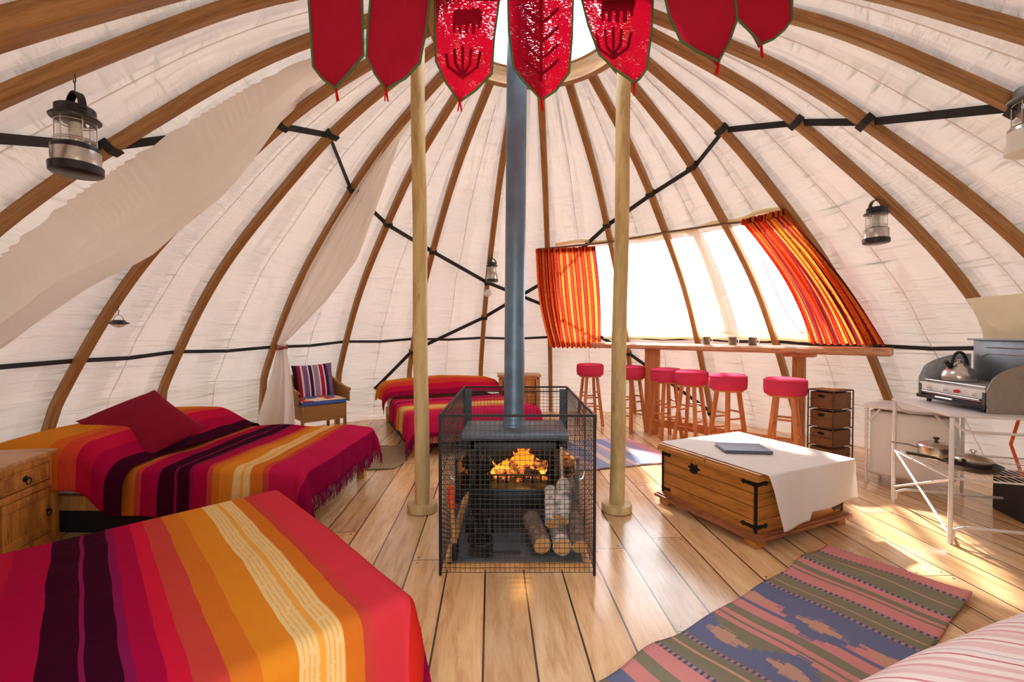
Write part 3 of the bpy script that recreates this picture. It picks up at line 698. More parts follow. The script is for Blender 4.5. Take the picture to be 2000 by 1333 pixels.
# left bed
O2_ = Vector((-1.28, 2.70, 0)); ax2 = Vector((-.9995, .03, 0)); ay2 = Vector((.03, .9995, 0))
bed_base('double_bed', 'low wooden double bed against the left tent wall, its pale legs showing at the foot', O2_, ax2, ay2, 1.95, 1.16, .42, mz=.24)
def h2(s, t): return .012 * math.sin(s * 3) + (.02 * noise.noise(Vector((s * 3, t * 3, 5))))
f2 = drape_fn(O2_, ax2, ay2, 1.95, 1.16, .425, h2, seed=5, rip=.010, rf=6, flare=.35)
t = thing('bedspread', 'pink fringed striped bedspread on the bed by the left tent wall', 'bedspread', (O2_.x, O2_.y, .42), 0, 'striped bedspreads')
cloth_sheet(f2, -.22, 1.14, -.30, 1.16 + .2, 130, 130, 'fabric', BL2, t)
fringe(lambda u: f2(-.22, -.24 + 1.58 * u), lambda u: -ax2, 230, .10, 'fringe', FR, t)
fringe(lambda u: f2(1.14, -.2 + 1.4 * u) + Vector((0, 0, .012)), lambda u: ax2 * 3, 130, .03, 'fold_fringe', FR, t)
def hp2(s, t):
    a = max(0, min(1, (s - .98) / .35)); a = a * a * (3 - 2 * a); e = max(0, min(1, (2.0 - s) / .25)); b = .86 + .14 * math.sin(math.pi * max(0, min(1, t / 1.16)))
    return .018 + .17 * a * (e ** .5) * b + .012 * noise.noise(Vector((s * 4, t * 4, 9)))
fp2 = drape_fn(O2_, ax2, ay2, 1.95, 1.16, .43, hp2, seed=8, rip=.012, rf=5, rnd=.11, flare=.2)
t = thing('pillow_cover', 'golden orange to magenta striped cover over the pillows on the left bed', 'bed cover', O2_ + ax2 * 1.5, 0)
m = MB(); m.grid(lambda u, v: fp2(.99 + 1.06 * u, -.34 + 1.70 * v), 90, 110, uvf=lambda u, v: (u * .9, v)); m.build('fabric', BLP, t, solid=.006, ang=80)
# back bed
O3 = Vector((-.97, 4.42, 0)); ay3 = Vector((.917, .40, 0)).normalized(); ax3 = Vector((-.40, .917, 0)).normalized()
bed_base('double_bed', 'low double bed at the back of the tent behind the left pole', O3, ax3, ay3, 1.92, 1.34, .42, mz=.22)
f3 = drape_fn(O3, ax3, ay3, 1.92, 1.34, .425, lambda s, t: .012 * math.sin(s * 8 + t * 2) * (1 if s > .6 else 0), seed=11, rip=.012, rf=6, flare=.3)
t = thing('bedspread', 'pink and yellow striped bedspread on the bed at the back behind the stove guard', 'bedspread', (O3.x, O3.y, .42), 0, 'striped bedspreads')
cloth_sheet(f3, -.24, 1.16, -.28, 1.34 + .2, 120, 120, 'fabric', BL3, t)
fringe(lambda u: f3(-.24, -.26 + 1.78 * u), lambda u: -ax3, 170, .10, 'fringe', FR, t)
def hp3(s, t):
    a = max(0, min(1, (s - 1.02) / .4)); a = a * a * (3 - 2 * a); e = max(0, min(1, (1.99 - s) / .3)); b = .8 + .2 * math.sin(math.pi * max(0, min(1, t / 1.34)))
    return .02 + .19 * a * (e ** .5) * b + .012 * noise.noise(Vector((s * 4, t * 4, 19)))
fp3 = drape_fn(O3, ax3, ay3, 1.92, 1.34, .43, hp3, seed=18, rip=.012, rf=5, rnd=.12, flare=.2)
t = thing('pillow_cover', 'golden orange and pink striped cover over the pillows on the back bed', 'bed cover', O3 + ax3 * 1.5, 0)
m = MB(); m.grid(lambda u, v: fp3(1.1 + .9 * u, -.28 + 1.86 * v), 80, 110, uvf=lambda u, v: (u * .86, v)); m.build('fabric', BLP3, t, solid=.006, ang=80)
# cushion builder: bilinear patch between four corners, puffed both ways
def cushion(name, cs, puff, mat, parent=None, n=26, pinch=.06, uvs=None):
    c = [Vector(q) for q in cs]; nn = ((c[1] - c[0]).cross(c[3] - c[0])).normalized(); cen = sum(c, Vector()) / 4
    m = MB()
    for sgn in (1, -1):
        def fn(u, v, sgn=sgn):
            p = c[0].lerp(c[1], u).lerp(c[3].lerp(c[2], u), v)
            e = math.sin(math.pi * u) * math.sin(math.pi * v); k = e ** .45
            pin = pinch * (1 - abs(2 * u - 1) ** 2) * abs(2 * v - 1) ** 6 + pinch * (1 - abs(2 * v - 1) ** 2) * abs(2 * u - 1) ** 6
            p = p.lerp(cen, pin)
            return p + nn * (sgn * puff * k + .006 * noise.noise(p * 9) * e)
        m.grid(fn, n, n)
    bmesh.ops.remove_doubles(m.bm, verts=m.bm.verts, dist=.0006)
    return m.build(name, mat, parent, ang=70)
o = cushion('throw_cushion', [U(276, 900, 2.86), U(404, 838, 3.05), U(300, 762, 3.42), U(144, 824, 3.12)], .07, MAROON)
tag(o, 'plain maroon cushion resting on the left bed against the pillows', 'cushion')
# pink striped daybed, lower right
kpk = [(0, (240, 216, 212)), (.08, (226, 176, 180)), (.13, (246, 232, 226)), (.22, (232, 196, 196)), (.30, (248, 236, 230)), (.38, (200, 116, 128)), (.41, (246, 230, 226)), (.50, (206, 200, 206)), (.52, (246, 232, 228)), (.60, (236, 206, 204)), (.74, (248, 238, 232)), (.80, (214, 138, 148)), (.83, (246, 232, 226)), (.92, (232, 200, 198))]
k = NT('pink_ticking'); uv = k.coord('UV'); x, y, z = k.sep(uv); fr = k.math('FRACT', k.math('MULTIPLY', y, 4.4))
colr = k.ramp(fr, [(p_, lin(c_)) for p_, c_ in kpk], 'CONSTANT'); w_ = k.noise(k.coord('UV', (300, 300, 1)), 1, 2)
k.fin(colr, .9, 0, k.bump(k.math('ADD', k.math('MULTIPLY', w_, .05), k.noise(k.coord('Object'), 4, 3)), .25, .03), .1); PTICK = k.m
u5 = Vector((.93, .37, 0)).normalized(); v5 = Vector((.37, -.93, 0)).normalized(); O5 = Vector((.75, .96, 0))
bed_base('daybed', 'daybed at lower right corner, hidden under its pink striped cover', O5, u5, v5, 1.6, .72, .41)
f5 = drape_fn(O5, u5, v5, 1.6, .72, .42, lambda s, t: .01 * math.sin(s * 4), seed=21, rip=.004, rnd=.10, rf=4, flare=.15)
t = thing('daybed_cover', 'white cover with thin pink stripes on the daybed in the lower right corner', 'bed cover', (O5.x, O5.y, .42))
m = MB()
m.grid(lambda u, v: f5(-.32 + 2.2 * u, -.34 + 1.3 * v), 90, 70, uvf=lambda u, v: (u * .5, (-.32 + 2.2 * u) * .63 - (-.34 + 1.3 * v) * .77 + 3)); m.build('fabric', PTICK, t, solid=.006, ang=80)
# ------------------------------------------------------------------ bedside cabinets
def cabinet(label, loc, rz, w, d, h, knobs=True):
    """front faces local -Y, origin front-left bottom corner, x along the front"""
    t = thing('bedside_cabinet', label, 'cabinet', loc, rz)
    def B(name, c, dd, mat=CAB, par=t, bev=.003): m = MB(); m.box(c, dd, bev=bev); o = m.build(name, mat, par, ws=False); return o
    B('top', (w / 2, d / 2 - .01, h - .014), (w + .04, d + .04, .028), CABTOP, bev=.008)
    m = MB(); m.box((.012, d / 2, h / 2), (.024, d, h - .03)); m.box((w - .012, d / 2, h / 2), (.024, d, h - .03)); m.box((w / 2, d - .01, h / 2), (w, .02, h - .03)); m.box((w / 2, d / 2, .06), (w - .03, d - .02, .02)); m.box((w / 2, d / 2, h * .68), (w - .03, d - .02, .016)); m.build('carcass', CAB, t, ws=False)
    m = MB()
    for x in (.028, w - .028): m.box((x, -.006, h / 2 - .01), (.056, .03, h - .03), bev=.003)
    m.box((w / 2, -.006, h - .045), (w - .1, .03, .034), bev=.002); m.box((w / 2, -.006, h * .665), (w - .1, .034, .04), bev=.003); m.box((w / 2, -.006, .055), (w - .1, .03, .06), bev=.003)
    m.build('face_frame', CAB, t, ws=False)
    m = MB(); m.box((w / 2, -.014, .02), (w + .03, .04, .04), bev=.006); m.build('plinth', CAB, t, ws=False)
    dz0 = h * .665 + .024; dz1 = h - .064; dr_ = B('drawer', (w / 2, -.004, (dz0 + dz1) / 2), (w - .13, .02, dz1 - dz0))
    m = MB(); 
    for (c, dd) in (((w / 2, -.016, dz1 - .008), (w - .15, .01, .012)), ((w / 2, -.016, dz0 + .008), (w - .15, .01, .012)), ((.075, -.016, (dz0 + dz1) / 2), (.012, .01, dz1 - dz0 - .01)), ((w - .075, -.016, (dz0 + dz1) / 2), (.012, .01, dz1 - dz0 - .01))): m.box(c, dd, bev=.002)
    o = m.build('moulding', CAB, dr_, ws=False)
    def ringpull(par, x, z):
        m = MB(); m.lathe([(.016, 0), (.018, .003), (.007, .007), (.007, .014), (0, .014)], (x, -.014, z), 14, Matrix.Rotation(R(90), 4, 'X')); m.tube([(x + .016 * math.sin(a_), -.03, z - .012 + .02 * math.cos(a_)) for a_ in [i * .5236 for i in range(12)]], .003, 6, close=True); m.build('ring_pull', IRON, par, ws=False)
    ringpull(dr_, w / 2, (dz0 + dz1) / 2)
    z0, z1 = .09, h * .665 - .024; do = B('door', (w / 2, -.002, (z0 + z1) / 2), (w - .13, .016, z1 - z0))
    m = MB(); 
    for (c, dd) in (((w / 2, -.012, z1 - .025), (w - .14, .016, .05)), ((w / 2, -.012, z0 + .025), (w - .14, .016, .05)), ((.095, -.012, (z0 + z1) / 2), (.05, .016, z1 - z0 - .1)), ((w - .095, -.012, (z0 + z1) / 2), (.05, .016, z1 - z0 - .1))): m.box(c, dd, bev=.003)
    m.build('door_rails', CAB, do, ws=False); ringpull(do, w - .09, (z0 + z1) / 2 - .0)
    for x in (.028, w - .028):
        m = MB(); m.lathe([(.0115, 0), (.0105, .005), (.006, .009), (0, .010)], (x, -.021, h - .05), 12, Matrix.Rotation(R(90), 4, 'X')); m.build('iron_stud', IRON, t, ws=False)
    return t
# left cabinet: front faces +X-ish; far end of the front is at (-2.72, 2.66)
fa = Vector((-2.72, 2.66, 0)); fdir = Vector((.10, -.42, 0)).normalized(); near = fa + fdir * .46
rz = math.atan2(-fdir.y, -fdir.x)  # local x runs from near end to far end
cabinet('waxed pine bedside cabinet with iron ring pulls at the left picture edge', near, rz, .46, .36, .56)
cabinet('small pine bedside cabinet behind the flue at the back of the tent', (-.18, 6.12, 0), R(2), .56, .34, .66)
# ------------------------------------------------------------------ wicker chair
k = NT('wicker'); v = k.coord('Object'); wv = k.a('ShaderNodeTexWave', wave_type='BANDS', bands_direction='Z'); k.l(v, wv.inputs['Vector']); wv.inputs['Scale'].default_value = 26; wv.inputs['Distortion'].default_value = 1.2; wv.inputs['Detail'].default_value = 1
wx = k.a('ShaderNodeTexWave', wave_type='BANDS', bands_direction='DIAGONAL'); k.l(v, wx.inputs['Vector']); wx.inputs['Scale'].default_value = 20
hh = k.math('MULTIPLY', wv.outputs['Fac'], k.math('ADD', .4, k.math('MULTIPLY', wx.outputs['Fac'], .6)))
WICK = k.fin(k.ramp(hh, [(.05, lin((104, 62, 26))), (.5, lin((196, 142, 80))), (1, lin((226, 178, 116)))]), .55, 0, k.bump(hh, .8, .006), .3)
def wick_dark(name, a, b, c):
    k = NT(name); v = k.coord('Object'); wv = k.a('ShaderNodeTexWave', wave_type='BANDS', bands_direction='Z'); k.l(v, wv.inputs['Vector']); wv.inputs['Scale'].default_value = 34; wv.inputs['Distortion'].default_value = 2.4; wv.inputs['Detail'].default_value = 1
    n = k.noise(v, 90, 2); hh = k.math('ADD', k.math('MULTIPLY', wv.outputs['Fac'], .7), k.math('MULTIPLY', n, .4))
    return k.fin(k.ramp(hh, [(.1, lin(a)), (.5, lin(b)), (.95, lin(c))]), .6, 0, k.bump(hh, .9, .005), .25)
BASK = wick_dark('dark_rattan', (40, 20, 10), (128, 82, 50), (186, 136, 96))
ch = thing('wicker_armchair', 'light wicker armchair with low curved arms behind the left bed', 'chair', (-2.36, 5.02, 0), R(42))
w_, d_ = .52, .50
m = MB(); m.box((w_ / 2, d_ / 2, .385), (w_, d_, .04), bev=.012); m.build('seat', WICK, ch, ws=False)
m = MB(); m.box((w_ / 2, .012, .30), (w_ - .03, .02, .16), bev=.004); m.box((w_ - .012, d_ / 2, .31), (.02, d_ - .04, .14), bev=.004); m.box((.012, d_ / 2, .31), (.02, d_ - .04, .14), bev=.004); m.build('apron', WICK, ch, ws=False)
for x, y in ((.02, .015), (w_ - .02, .015), (.05, d_ - .02), (w_ - .05, d_ - .02)):
    m = MB(); m.tube([(x, y, 0), (x, y, .2), (x, y, .42)], .019, 10); m.build('leg', WICK, ch, ws=False)
def arc(u):      # plan of the arm/back hoop: front-left -> back -> front-right
    a = math.pi * u; x = w_ / 2 - (w_ / 2 + .03) * math.cos(a); y = .0 + (d_ + .04) * (math.sin(a) ** .6); return x, y
def hoop(u, k=1):
    x, y = arc(u); b = math.sin(math.pi * u) ** 1.3; return Vector((x, y + .06 * b * k, .42 + (.14 + .22 * b) * k))
m = MB(); m.grid(lambda u, v: hoop(u, v), 48, 12); m.build('back_panel', WICK, ch, ws=False, solid=.014)
m = MB(); m.tube([hoop(i / 48) for i in range(49)], .023, 10); m.build('arm_rail', WICK, ch, ws=False)
Mc = Matrix.Translation((-2.36, 5.02, 0)) @ Matrix.Rotation(R(42), 4, 'Z')
STR = stripes('purple_striped', [(1.2, (46, 26, 38)), (1, (150, 30, 50)), (.5, (226, 206, 212)), (1.4, (120, 92, 126)), (.4, (226, 206, 212)), (.9, (60, 30, 50)), (.4, (226, 206, 212)), (1.4, (150, 130, 150)), (.4, (226, 206, 212)), (1.1, (170, 26, 66)), (.4, (226, 206, 212)), (1, (60, 30, 50)), (1.8, (126, 92, 132))], 1.0, 0, False)
o = cushion('throw_cushion', [Mc @ Vector(q) for q in ((.03, .30, .43), (.49, .26, .43), (.50, .44, .86), (.03, .46, .84))], .07, STR)
tag(o, 'purple, white and crimson striped cushion leaning in the wicker armchair', 'cushion')
k = NT('patterned_pad'); v = k.coord('Object'); vo = k.a('ShaderNodeTexVoronoi'); k.l(v, vo.inputs['Vector']); vo.inputs['Scale'].default_value = 9
pc = k.ramp(k.sep(vo.outputs['Color'])[0], [(0, lin((232, 206, 178))), (.3, lin((190, 70, 56))), (.5, lin((110, 110, 150))), (.65, lin((236, 196, 150))), (.85, lin((70, 100, 170)))], 'CONSTANT')
PAD = k.fin(pc, .9, 0, None, .1)
pd = thing('seat_pad', 'patterned seat pad with a blue edge on the wicker armchair', 'cushion', Mc @ Vector((.26, .2, .405)))
cushion('pad_top', [Mc @ Vector(q) for q in ((.0, -.02, .455), (.52, -.02, .455), (.52, .42, .455), (.0, .42, .455))], .028, PAD, pd)
m = MB(); m.box((.26, .2, .43), (.51, .43, .045), bev=.02, M=Mc); m.build('blue_edge', cloth('blue_edge', (70, 104, 176), 0), pd)
# ------------------------------------------------------------------ rugs
def rug(name, label, corner, along, across, L, Wd, mat, wave=.012, fr=True, seed=0):
    t = thing(name, label, 'rug', corner); along = Vector((along[0], along[1], 0)).normalized(); across = Vector((across[0], across[1], 0)).normalized(); C0 = Vector((corner[0], corner[1], 0))
    def fn(u, v): return C0 + across * (Wd * u + .004 * math.sin(v * 30)) + along * (L * v + .005 * math.sin(u * 9)) + Vector((0, 0, .010 + wave * max(0, math.sin(v * L * 5 + 1.2 * u + seed)) ** 6))
    m = MB(); m.grid(fn, 40, 160, uvf=lambda u, v: (u * Wd, v * L)); m.build('weave', mat, t, solid=.010)
    if fr:
        for e in (0, 1):
            m = MB()
            for i in range(70):
                u = (i + random.random() * .6) / 70; p = fn(u, e); s = -1 if e == 0 else 1; q = p + along * (s * random.uniform(.015, .045)) + across * random.uniform(-.014, .014); q.z = .004; p.z = .010
                m.tube([p, p.lerp(q, .5) + Vector((0, 0, .004)), q], .0026, 4)
            m.build('fringe', cloth('rug_fringe' + str(seed), (226, 208, 196), 0), t)
    return t
def rugmat(name, stops, L, blue, lines, pale=0):
    k = NT(name); uv = k.coord('UV'); x, y, z = k.sep(uv)
    jag = k.math('MULTIPLY', k.math('SUBTRACT', k.noise(k.coord('UV', (9, 110, 1)), 1, 2), .5), .09)
    f = k.math('DIVIDE', k.math('ADD', y, k.math('MULTIPLY', jag, .07)), L)
    def mixp(c): return tuple(int(v + (232 - v) * pale) for v in c)
    col = k.ramp(f, [(s / L, lin(mixp(c))) for s, c in stops], 'CONSTANT')
    # stepped motifs across the blue bands
    for (b0, b1, x0, sc, cc) in blue:
        tri = k.math('PINGPONG', k.math('SUBTRACT', x, x0), sc); st = k.math('DIVIDE', k.math('FLOOR', k.math('MULTIPLY', tri, 36)), 36)
        cen = (b0 + b1) / 2; hw = (b1 - b0) / 2; dy = k.math('ABSOLUTE', k.math('SUBTRACT', k.math('ADD', y, jag), cen))
        ins = k.math('LESS_THAN', k.math('ADD', dy, k.math('MULTIPLY', st, hw / sc * 1.35)), hw * .9); col = k.mix(ins, col, lin(mixp(cc)))
    for l in lines:
        near_ = k.math('LESS_THAN', k.math('ABSOLUTE', k.math('SUBTRACT', y, l)), .010); d = k.math('GREATER_THAN', k.math('FRACT', k.math('MULTIPLY', x, 46)), .45)
        col = k.mix(near_, col, k.mix(d, lin(mixp((92, 76, 104))), lin(mixp((176, 138, 148)))))
    n = k.noise(k.coord('UV', (120, 300, 1)), 1, 3, .7); col = k.mix(k.math('MULTIPLY', n, .6), col, k.mix(1, col, (.66, .66, .68, 1), 'MULTIPLY'))
    return k.fin(col, .95, 0, k.bump(n, .8, .006), .05)
PKr = (228, 140, 136); GR = (132, 126, 100); BLu = (104, 110, 146); SA = (226, 160, 130)
st = [(0, PKr), (.14, GR), (.215, SA), (.222, GR), (.32, PKr), (.37, GR), (.41, PKr), (.43, GR), (.45, PKr), (.54, GR), (.62, SA), (.628, GR), (.70, BLu), (.83, PKr), (.91, BLu), (.93, PKr), (1.0, GR), (1.05, PKr), (1.08, GR), (1.10, PKr), (1.13, GR), (1.24, BLu), (1.34, GR), (1.42, SA), (1.43, GR), (1.53, PKr), (1.60, GR), (1.65, PKr), (1.72, BLu), (1.8, GR)]
RUG1 = rugmat('kilim_near', st, 2.0, [(.72, 1.0, .30, .22, BLu), (.82, .91, .30, .13, (214, 158, 128)), (1.10, 1.36, .36, .20, BLu), (1.19, 1.28, .36, .12, (206, 156, 130))], [.13, .32, .545, .695, 1.36, 1.52], .12)
al1 = Vector((-1.464, -.982, 0)).normalized(); ac1 = Vector((.557, -.83, 0)).normalized()
rug('woven_rug', 'flat woven rug striped pink, olive and blue on the floorboards at lower right', (1.83, 2.59, 0), al1, ac1, 2.0, .60, RUG1, .02)
st2 = [(0, (214, 120, 140)), (.1, (150, 130, 160)), (.2, (214, 170, 176)), (.3, (120, 130, 170)), (.42, (216, 180, 180)), (.52, (150, 150, 176)), (.62, (220, 190, 170)), (.7, (128, 136, 172)), (.85, (214, 150, 160)), (.95, (150, 150, 150)), (1.1, (214, 120, 140)), (1.2, (120, 130, 170)), (1.35, (220, 180, 170))]
RUG2 = rugmat('kilim_back', st2, 1.6, [], [.1, .5, .95], .25)
al2 = Vector((-.95, -.28, 0)).normalized(); ac2 = Vector((-.28, .95, 0)).normalized()
rug('woven_rug', 'faded blue and pink woven rug on the floor beyond the right pole', (1.60, 4.28, 0), al2, ac2, 1.5, 1.0, RUG2, .004, False, 4)
m = MB(); m.grid(lambda u, v: Vector((-2.02 + .95 * u + .05 * math.sin(v * 5), 4.08 + .85 * v + .05 * math.sin(u * 6), .006 + .012 * max(0, noise.noise(Vector((u * 4, v * 4, 2)))))), 30, 30)
tag(m.build('floor_mat', simple('hessian', (150, 126, 92), .95, 0, 60, .2, .6), solid=.008), 'dull brown mat on the floor between the left bed and the back bed', 'mat')
# ------------------------------------------------------------------ chest
CN = Vector((1.385, 2.52, 0)); CRZ = math.atan2(.41, .912); MC = Matrix.Translation(CN) @ Matrix.Rotation(CRZ, 4, 'Z')
CL, CW, CH = .90, .84, .44       # along local x (right face), along local y (left face)
ct = thing('blanket_chest', 'honey pine storage chest with black iron corner straps under the white cloth', 'chest', CN, CRZ)
i0 = .045
MOULD = wood('dark_moulding', (164, 98, 62), (110, 60, 36), (3, 3, 9), 'Object', .35, False, 3)
for k_ in range(4):
    zc = .075 + .0775 * (k_ + .5); hgt = .0735
    for (c, dd, nm, mt) in (((CL / 2, i0 + .01, zc), (CL - 2 * i0, .02, hgt), 'plank', PINE), ((CL / 2, CW - i0 - .01, zc), (CL - 2 * i0, .02, hgt), 'plank', PINE), ((i0 + .01, CW / 2, zc), (.02, CW - 2 * i0, hgt), 'plank', PINE_Y), ((CL - i0 - .01, CW / 2, zc), (.02, CW - 2 * i0, hgt), 'plank', PINE_Y)):
        m = MB(); m.box(c, dd, bev=.0035); m.build(nm, mt, ct, ws=False)
m = MB(); m.box((CL / 2, CW / 2, .085), (CL - .1, CW - .1, .02)); m.build('bottom', PINE, ct, ws=False)
m = MB()
m.box((CL / 2, CW / 2, .058), (CL, CW, .022), bev=.008); m.box((CL / 2, CW / 2, .072), (CL - .03, CW - .03, .014), bev=.005); m.build('base_moulding', MOULD, ct, ws=False)
for x, y in ((.07, .07), (CL - .07, .07), (.07, CW - .07), (CL - .07, CW - .07)):
    m = MB(); m.box((x, y, .024), (.085, .085, .048), bev=.006); m.build('foot', PINE, ct, ws=False)
for y0, y1 in ((.012, CW * .47), (CW * .475, CW - .012)):
    m = MB(); m.box((CL / 2, (y0 + y1) / 2, .405), (CL - .03, y1 - y0, .035), bev=.012); m.box((CL / 2, (y0 + y1) / 2, .426), (CL - .06, y1 - y0 - .0, .014), bev=.006); m.build('lid', PINE_Y, ct, ws=False)
def strap_iron(c, M_, L=.1, w=.026):
    m = MB(); pts = [(0, -w / 2), (L * .5, -w / 2 * .8), (L * .72, -w * .35), (L * .8, -w * .62), (L * .92, -w * .3), (L, 0), (L * .92, w * .3), (L * .8, w * .62), (L * .72, w * .35), (L * .5, w / 2 * .8), (0, w / 2)]
    m.poly(pts, .004, M_); m.build('iron_strap', IRON, ct, ws=False)
for z in (.365, .115):
    # left face (local x = i0): outline in the YZ plane
    strap_iron(0, Matrix(((0, 0, -1, i0), (1, 0, 0, i0), (0, 1, 0, z), (0, 0, 0, 1))))
    strap_iron(0, Matrix(((0, 0, -1, i0), (-1, 0, 0, CW - i0), (0, 1, 0, z), (0, 0, 0, 1))), .08)
    strap_iron(0, Matrix(((1, 0, 0, i0), (0, 0, -1, i0), (0, 1, 0, z), (0, 0, 0, 1))))
    strap_iron(0, Matrix(((-1, 0, 0, CL - i0), (0, 0, -1, i0), (0, 1, 0, z), (0, 0, 0, 1))))
for x, y in ((i0, i0), (i0, CW - i0), (CL - i0, i0)):
    m = MB(); m.box((x, y, .235), (.012, .012, .30)); m.build('corner_strip', IRON, ct, ws=False)
m = MB(); mm = Matrix(((0, 0, -1, i0), (-1, 0, 0, CW * .60), (0, 1, 0, .335), (0, 0, 0, 1)))
pts = [(.042 * (1 + .22 * math.cos(6 * a)) * math.cos(a), .026 * (1 + .25 * math.cos(6 * a)) * math.sin(a)) for a in [i * math.pi / 24 for i in range(48)]]
m.poly(pts, .005, mm); m.tube([(i0 - .006, CW * .60 + .028 * math.cos(a), .335 - .012 - .022 * math.sin(a)) for a in [i * math.pi / 12 for i in range(13)]], .005, 8); m.build('drop_handle', IRON, ct, ws=False)
# tablecloth
def tcf(u, v):
    s = .055 + (CL - .03 - .055 + .0) * u            # along local x
    t = CW - .005 - (CW + .34) * v                   # along local y, past 0 it hangs
    step = .045 * (1 / (1 + math.exp(max(-50, min(50, (s - .40) * 260)))))
    if t >= 0:
        z = .4375; x, y = s, t
    else:
        d = -t * (.84 + step * 3.2 - .10 * u); x = s + .10 * (1 - u) * (d / .34) * 1.0 * (1 if u < .5 else 0) * (1 - 2 * u if u < .5 else 0) + .03 * u * d / .3
        y = -.012 - .012 * math.sin(min(1, d / .02) * 1.57) - .05 * d - .012 * math.sin(u * 11 + 1) * min(1, d / .1) ; z = .4375 - max(0, d - .01)
    return MC @ Vector((x, y, z + .0015 * noise.noise(Vector((x * 14, y * 14, 0)))))
t = thing('tablecloth', 'plain white cloth covering the chest top and hanging over its right side', 'tablecloth', MC @ Vector((CL / 2, CW / 2, .435)))
m = MB(); m.grid(tcf, 80, 100); m.build('fabric', WHITECLOTH, t, solid=.002, ang=60)
# album
ab = thing('album', 'slate blue ring bound album lying on the white cloth of the chest', 'book', U(1459, 884, 2.92) * 1, 0)
Ma = Matrix.Translation(MC @ Vector((.40, .42, .4405))) @ Matrix.Rotation(R(-6), 4, 'Z')
ALB = simple('album_cover', (84, 88, 108), .45, 0, 60, .05)
m = MB(); m.box((0, 0, .0205), (.30, .21, .003), bev=.001, M=Ma); m.box((0, 0, .0035), (.30, .21, .003), bev=.001, M=Ma); m.box((0, -.106, .012), (.30, .004, .020), M=Ma); m.build('cover', ALB, ab)
m = MB(); m.box((0, .004, .012), (.285, .196, .013), M=Ma); m.build('pages', WHITEP, ab)
# ------------------------------------------------------------------ basket tower
bt = thing('basket_drawers', 'narrow wire stand of dark rattan basket drawers behind the chest', 'storage unit', (2.84, 3.97, 0), R(24))
MBt = Matrix.Translation((2.84, 3.97, 0)) @ Matrix.Rotation(R(24), 4, 'Z'); bw, bd, bh = .29, .22, .72
m = MB()
for x in (0, bw):
    for y in (0, bd): m.tube([(x, y, 0), (x, y, bh)], .006, 8)
for i in range(5):
    z = .04 + (bh - .045) * i / 4
    m.tube([(0, 0, z), (bw, 0, z), (bw, bd, z), (0, bd, z)], .004, 6, close=True)
    if i < 4:
        for kx in range(1, 3): m.tube([(0, bd * kx / 3, z), (bw, bd * kx / 3, z)], .0025, 6)
        m.tube([(0, 0, z + .085), (0, bd, z + .085)], .0025, 6); m.tube([(bw, 0, z + .085), (bw, bd, z + .085)], .0025, 6)
m.build('wire_frame', simple('rusty_iron', (84, 60, 52), .5, .4), bt, ws=False)
m = MB(); m.box((bw / 2, bd / 2, bh - .002), (bw, bd, .012), bev=.004); m.build('rattan_top', BASK, bt, ws=False)
for i in range(4):
    z0 = .045 + (bh - .045) * i / 4; hh_ = (bh - .045) / 4 - .022
    m = MB(); t0 = .010
    m.box((bw / 2, .014, z0 + hh_ / 2), (bw - .03, t0, hh_), bev=.004); m.box((bw / 2, bd - .014, z0 + hh_ / 2), (bw - .03, t0, hh_), bev=.004)
    m.box((.018, bd / 2, z0 + hh_ / 2), (t0, bd - .03, hh_), bev=.004); m.box((bw - .018, bd / 2, z0 + hh_ / 2), (t0, bd - .03, hh_), bev=.004); m.box((bw / 2, bd / 2, z0 + .006), (bw - .03, bd - .03, .01))
    ba = m.build('basket', BASK, bt, ws=False)
    m = MB(); m.poly([(.032 * math.cos(a), .013 * math.sin(a)) for a in [j * math.pi / 10 for j in range(20)]], .004, Matrix(((0, 0, -1, .0135), (-1, 0, 0, bd / 2), (0, 1, 0, z0 + hh_ - .034), (0, 0, 0, 1)))); m.build('hand_hole', VOID_SHADE, ba, ws=False)
# ------------------------------------------------------------------ counter
c0 = Vector((1.05, 6.02, 0)); c1 = Vector((3.22, 3.84, 0)); cd = (c1 - c0).normalized(); cn = Vector((cd.y * -1, cd.x, 0)); 
if cn.y < 0: cn = -cn
bar = thing('bar_counter', 'long rustic wooden slab counter under the window with posts beneath', 'counter', c0)
def edge(i): return .012 * noise.noise(Vector((i * .7, 2, 0))) + .02 * noise.noise(Vector((i * .13, 5, 0)))
m = MB(); n = 60; Lc = (c1 - c0).length; top = [];
for side in (0, 1):
    pass
rows = []
for i in range(n + 1):
    u = i / n; p = c0.lerp(c1, u); e = edge(i) * 1.2; b = .30 + .02 * noise.noise(Vector((i * .2, 9, 0)))
    sec = [(-e + .022, 1.035), (-e - .004, 1.05 + .004 * noise.noise(Vector((i * .9, 1, 4)))), (-e, 1.085), (-e + .018, 1.105), (b, 1.105), (b + .01, 1.04)]
    rows.append([m.bm.verts.new(p + cn * a + Vector((0, 0, z))) for a, z in sec])
for r0, r1 in zip(rows, rows[1:]):
    for j in range(6): m.bm.faces.new((r0[j], r0[(j + 1) % 6], r1[(j + 1) % 6], r1[j]))
m.bm.faces.new(rows[0]); m.bm.faces.new(rows[-1][::-1]); m.build('slab', BARK, bar, ang=30)
rzc = math.atan2(cd.y, cd.x)
for u, w in ((.27, .18), (.775, .11)):
    p = c0.lerp(c1, u) + cn * .12
    m = MB(); m.box((p.x, p.y, .52), (w, .055, 1.035), rzc, bev=.005); m.build('post', PINE_Z if u > .5 else STOOLW, bar)
m = MB(); p = c0.lerp(c1, .535) + cn * .12; m.box((p.x, p.y, .14), (Lc * .50, .04, .09), rzc, bev=.004); m.build('foot_rail', STOOLW, bar)
m = MB(); p = c0.lerp(c1, .775) + cn * .13; m.box((p.x, p.y, 1.018), (.26, .16, .03), rzc, bev=.004); m.build('bracket', STOOLW, bar)
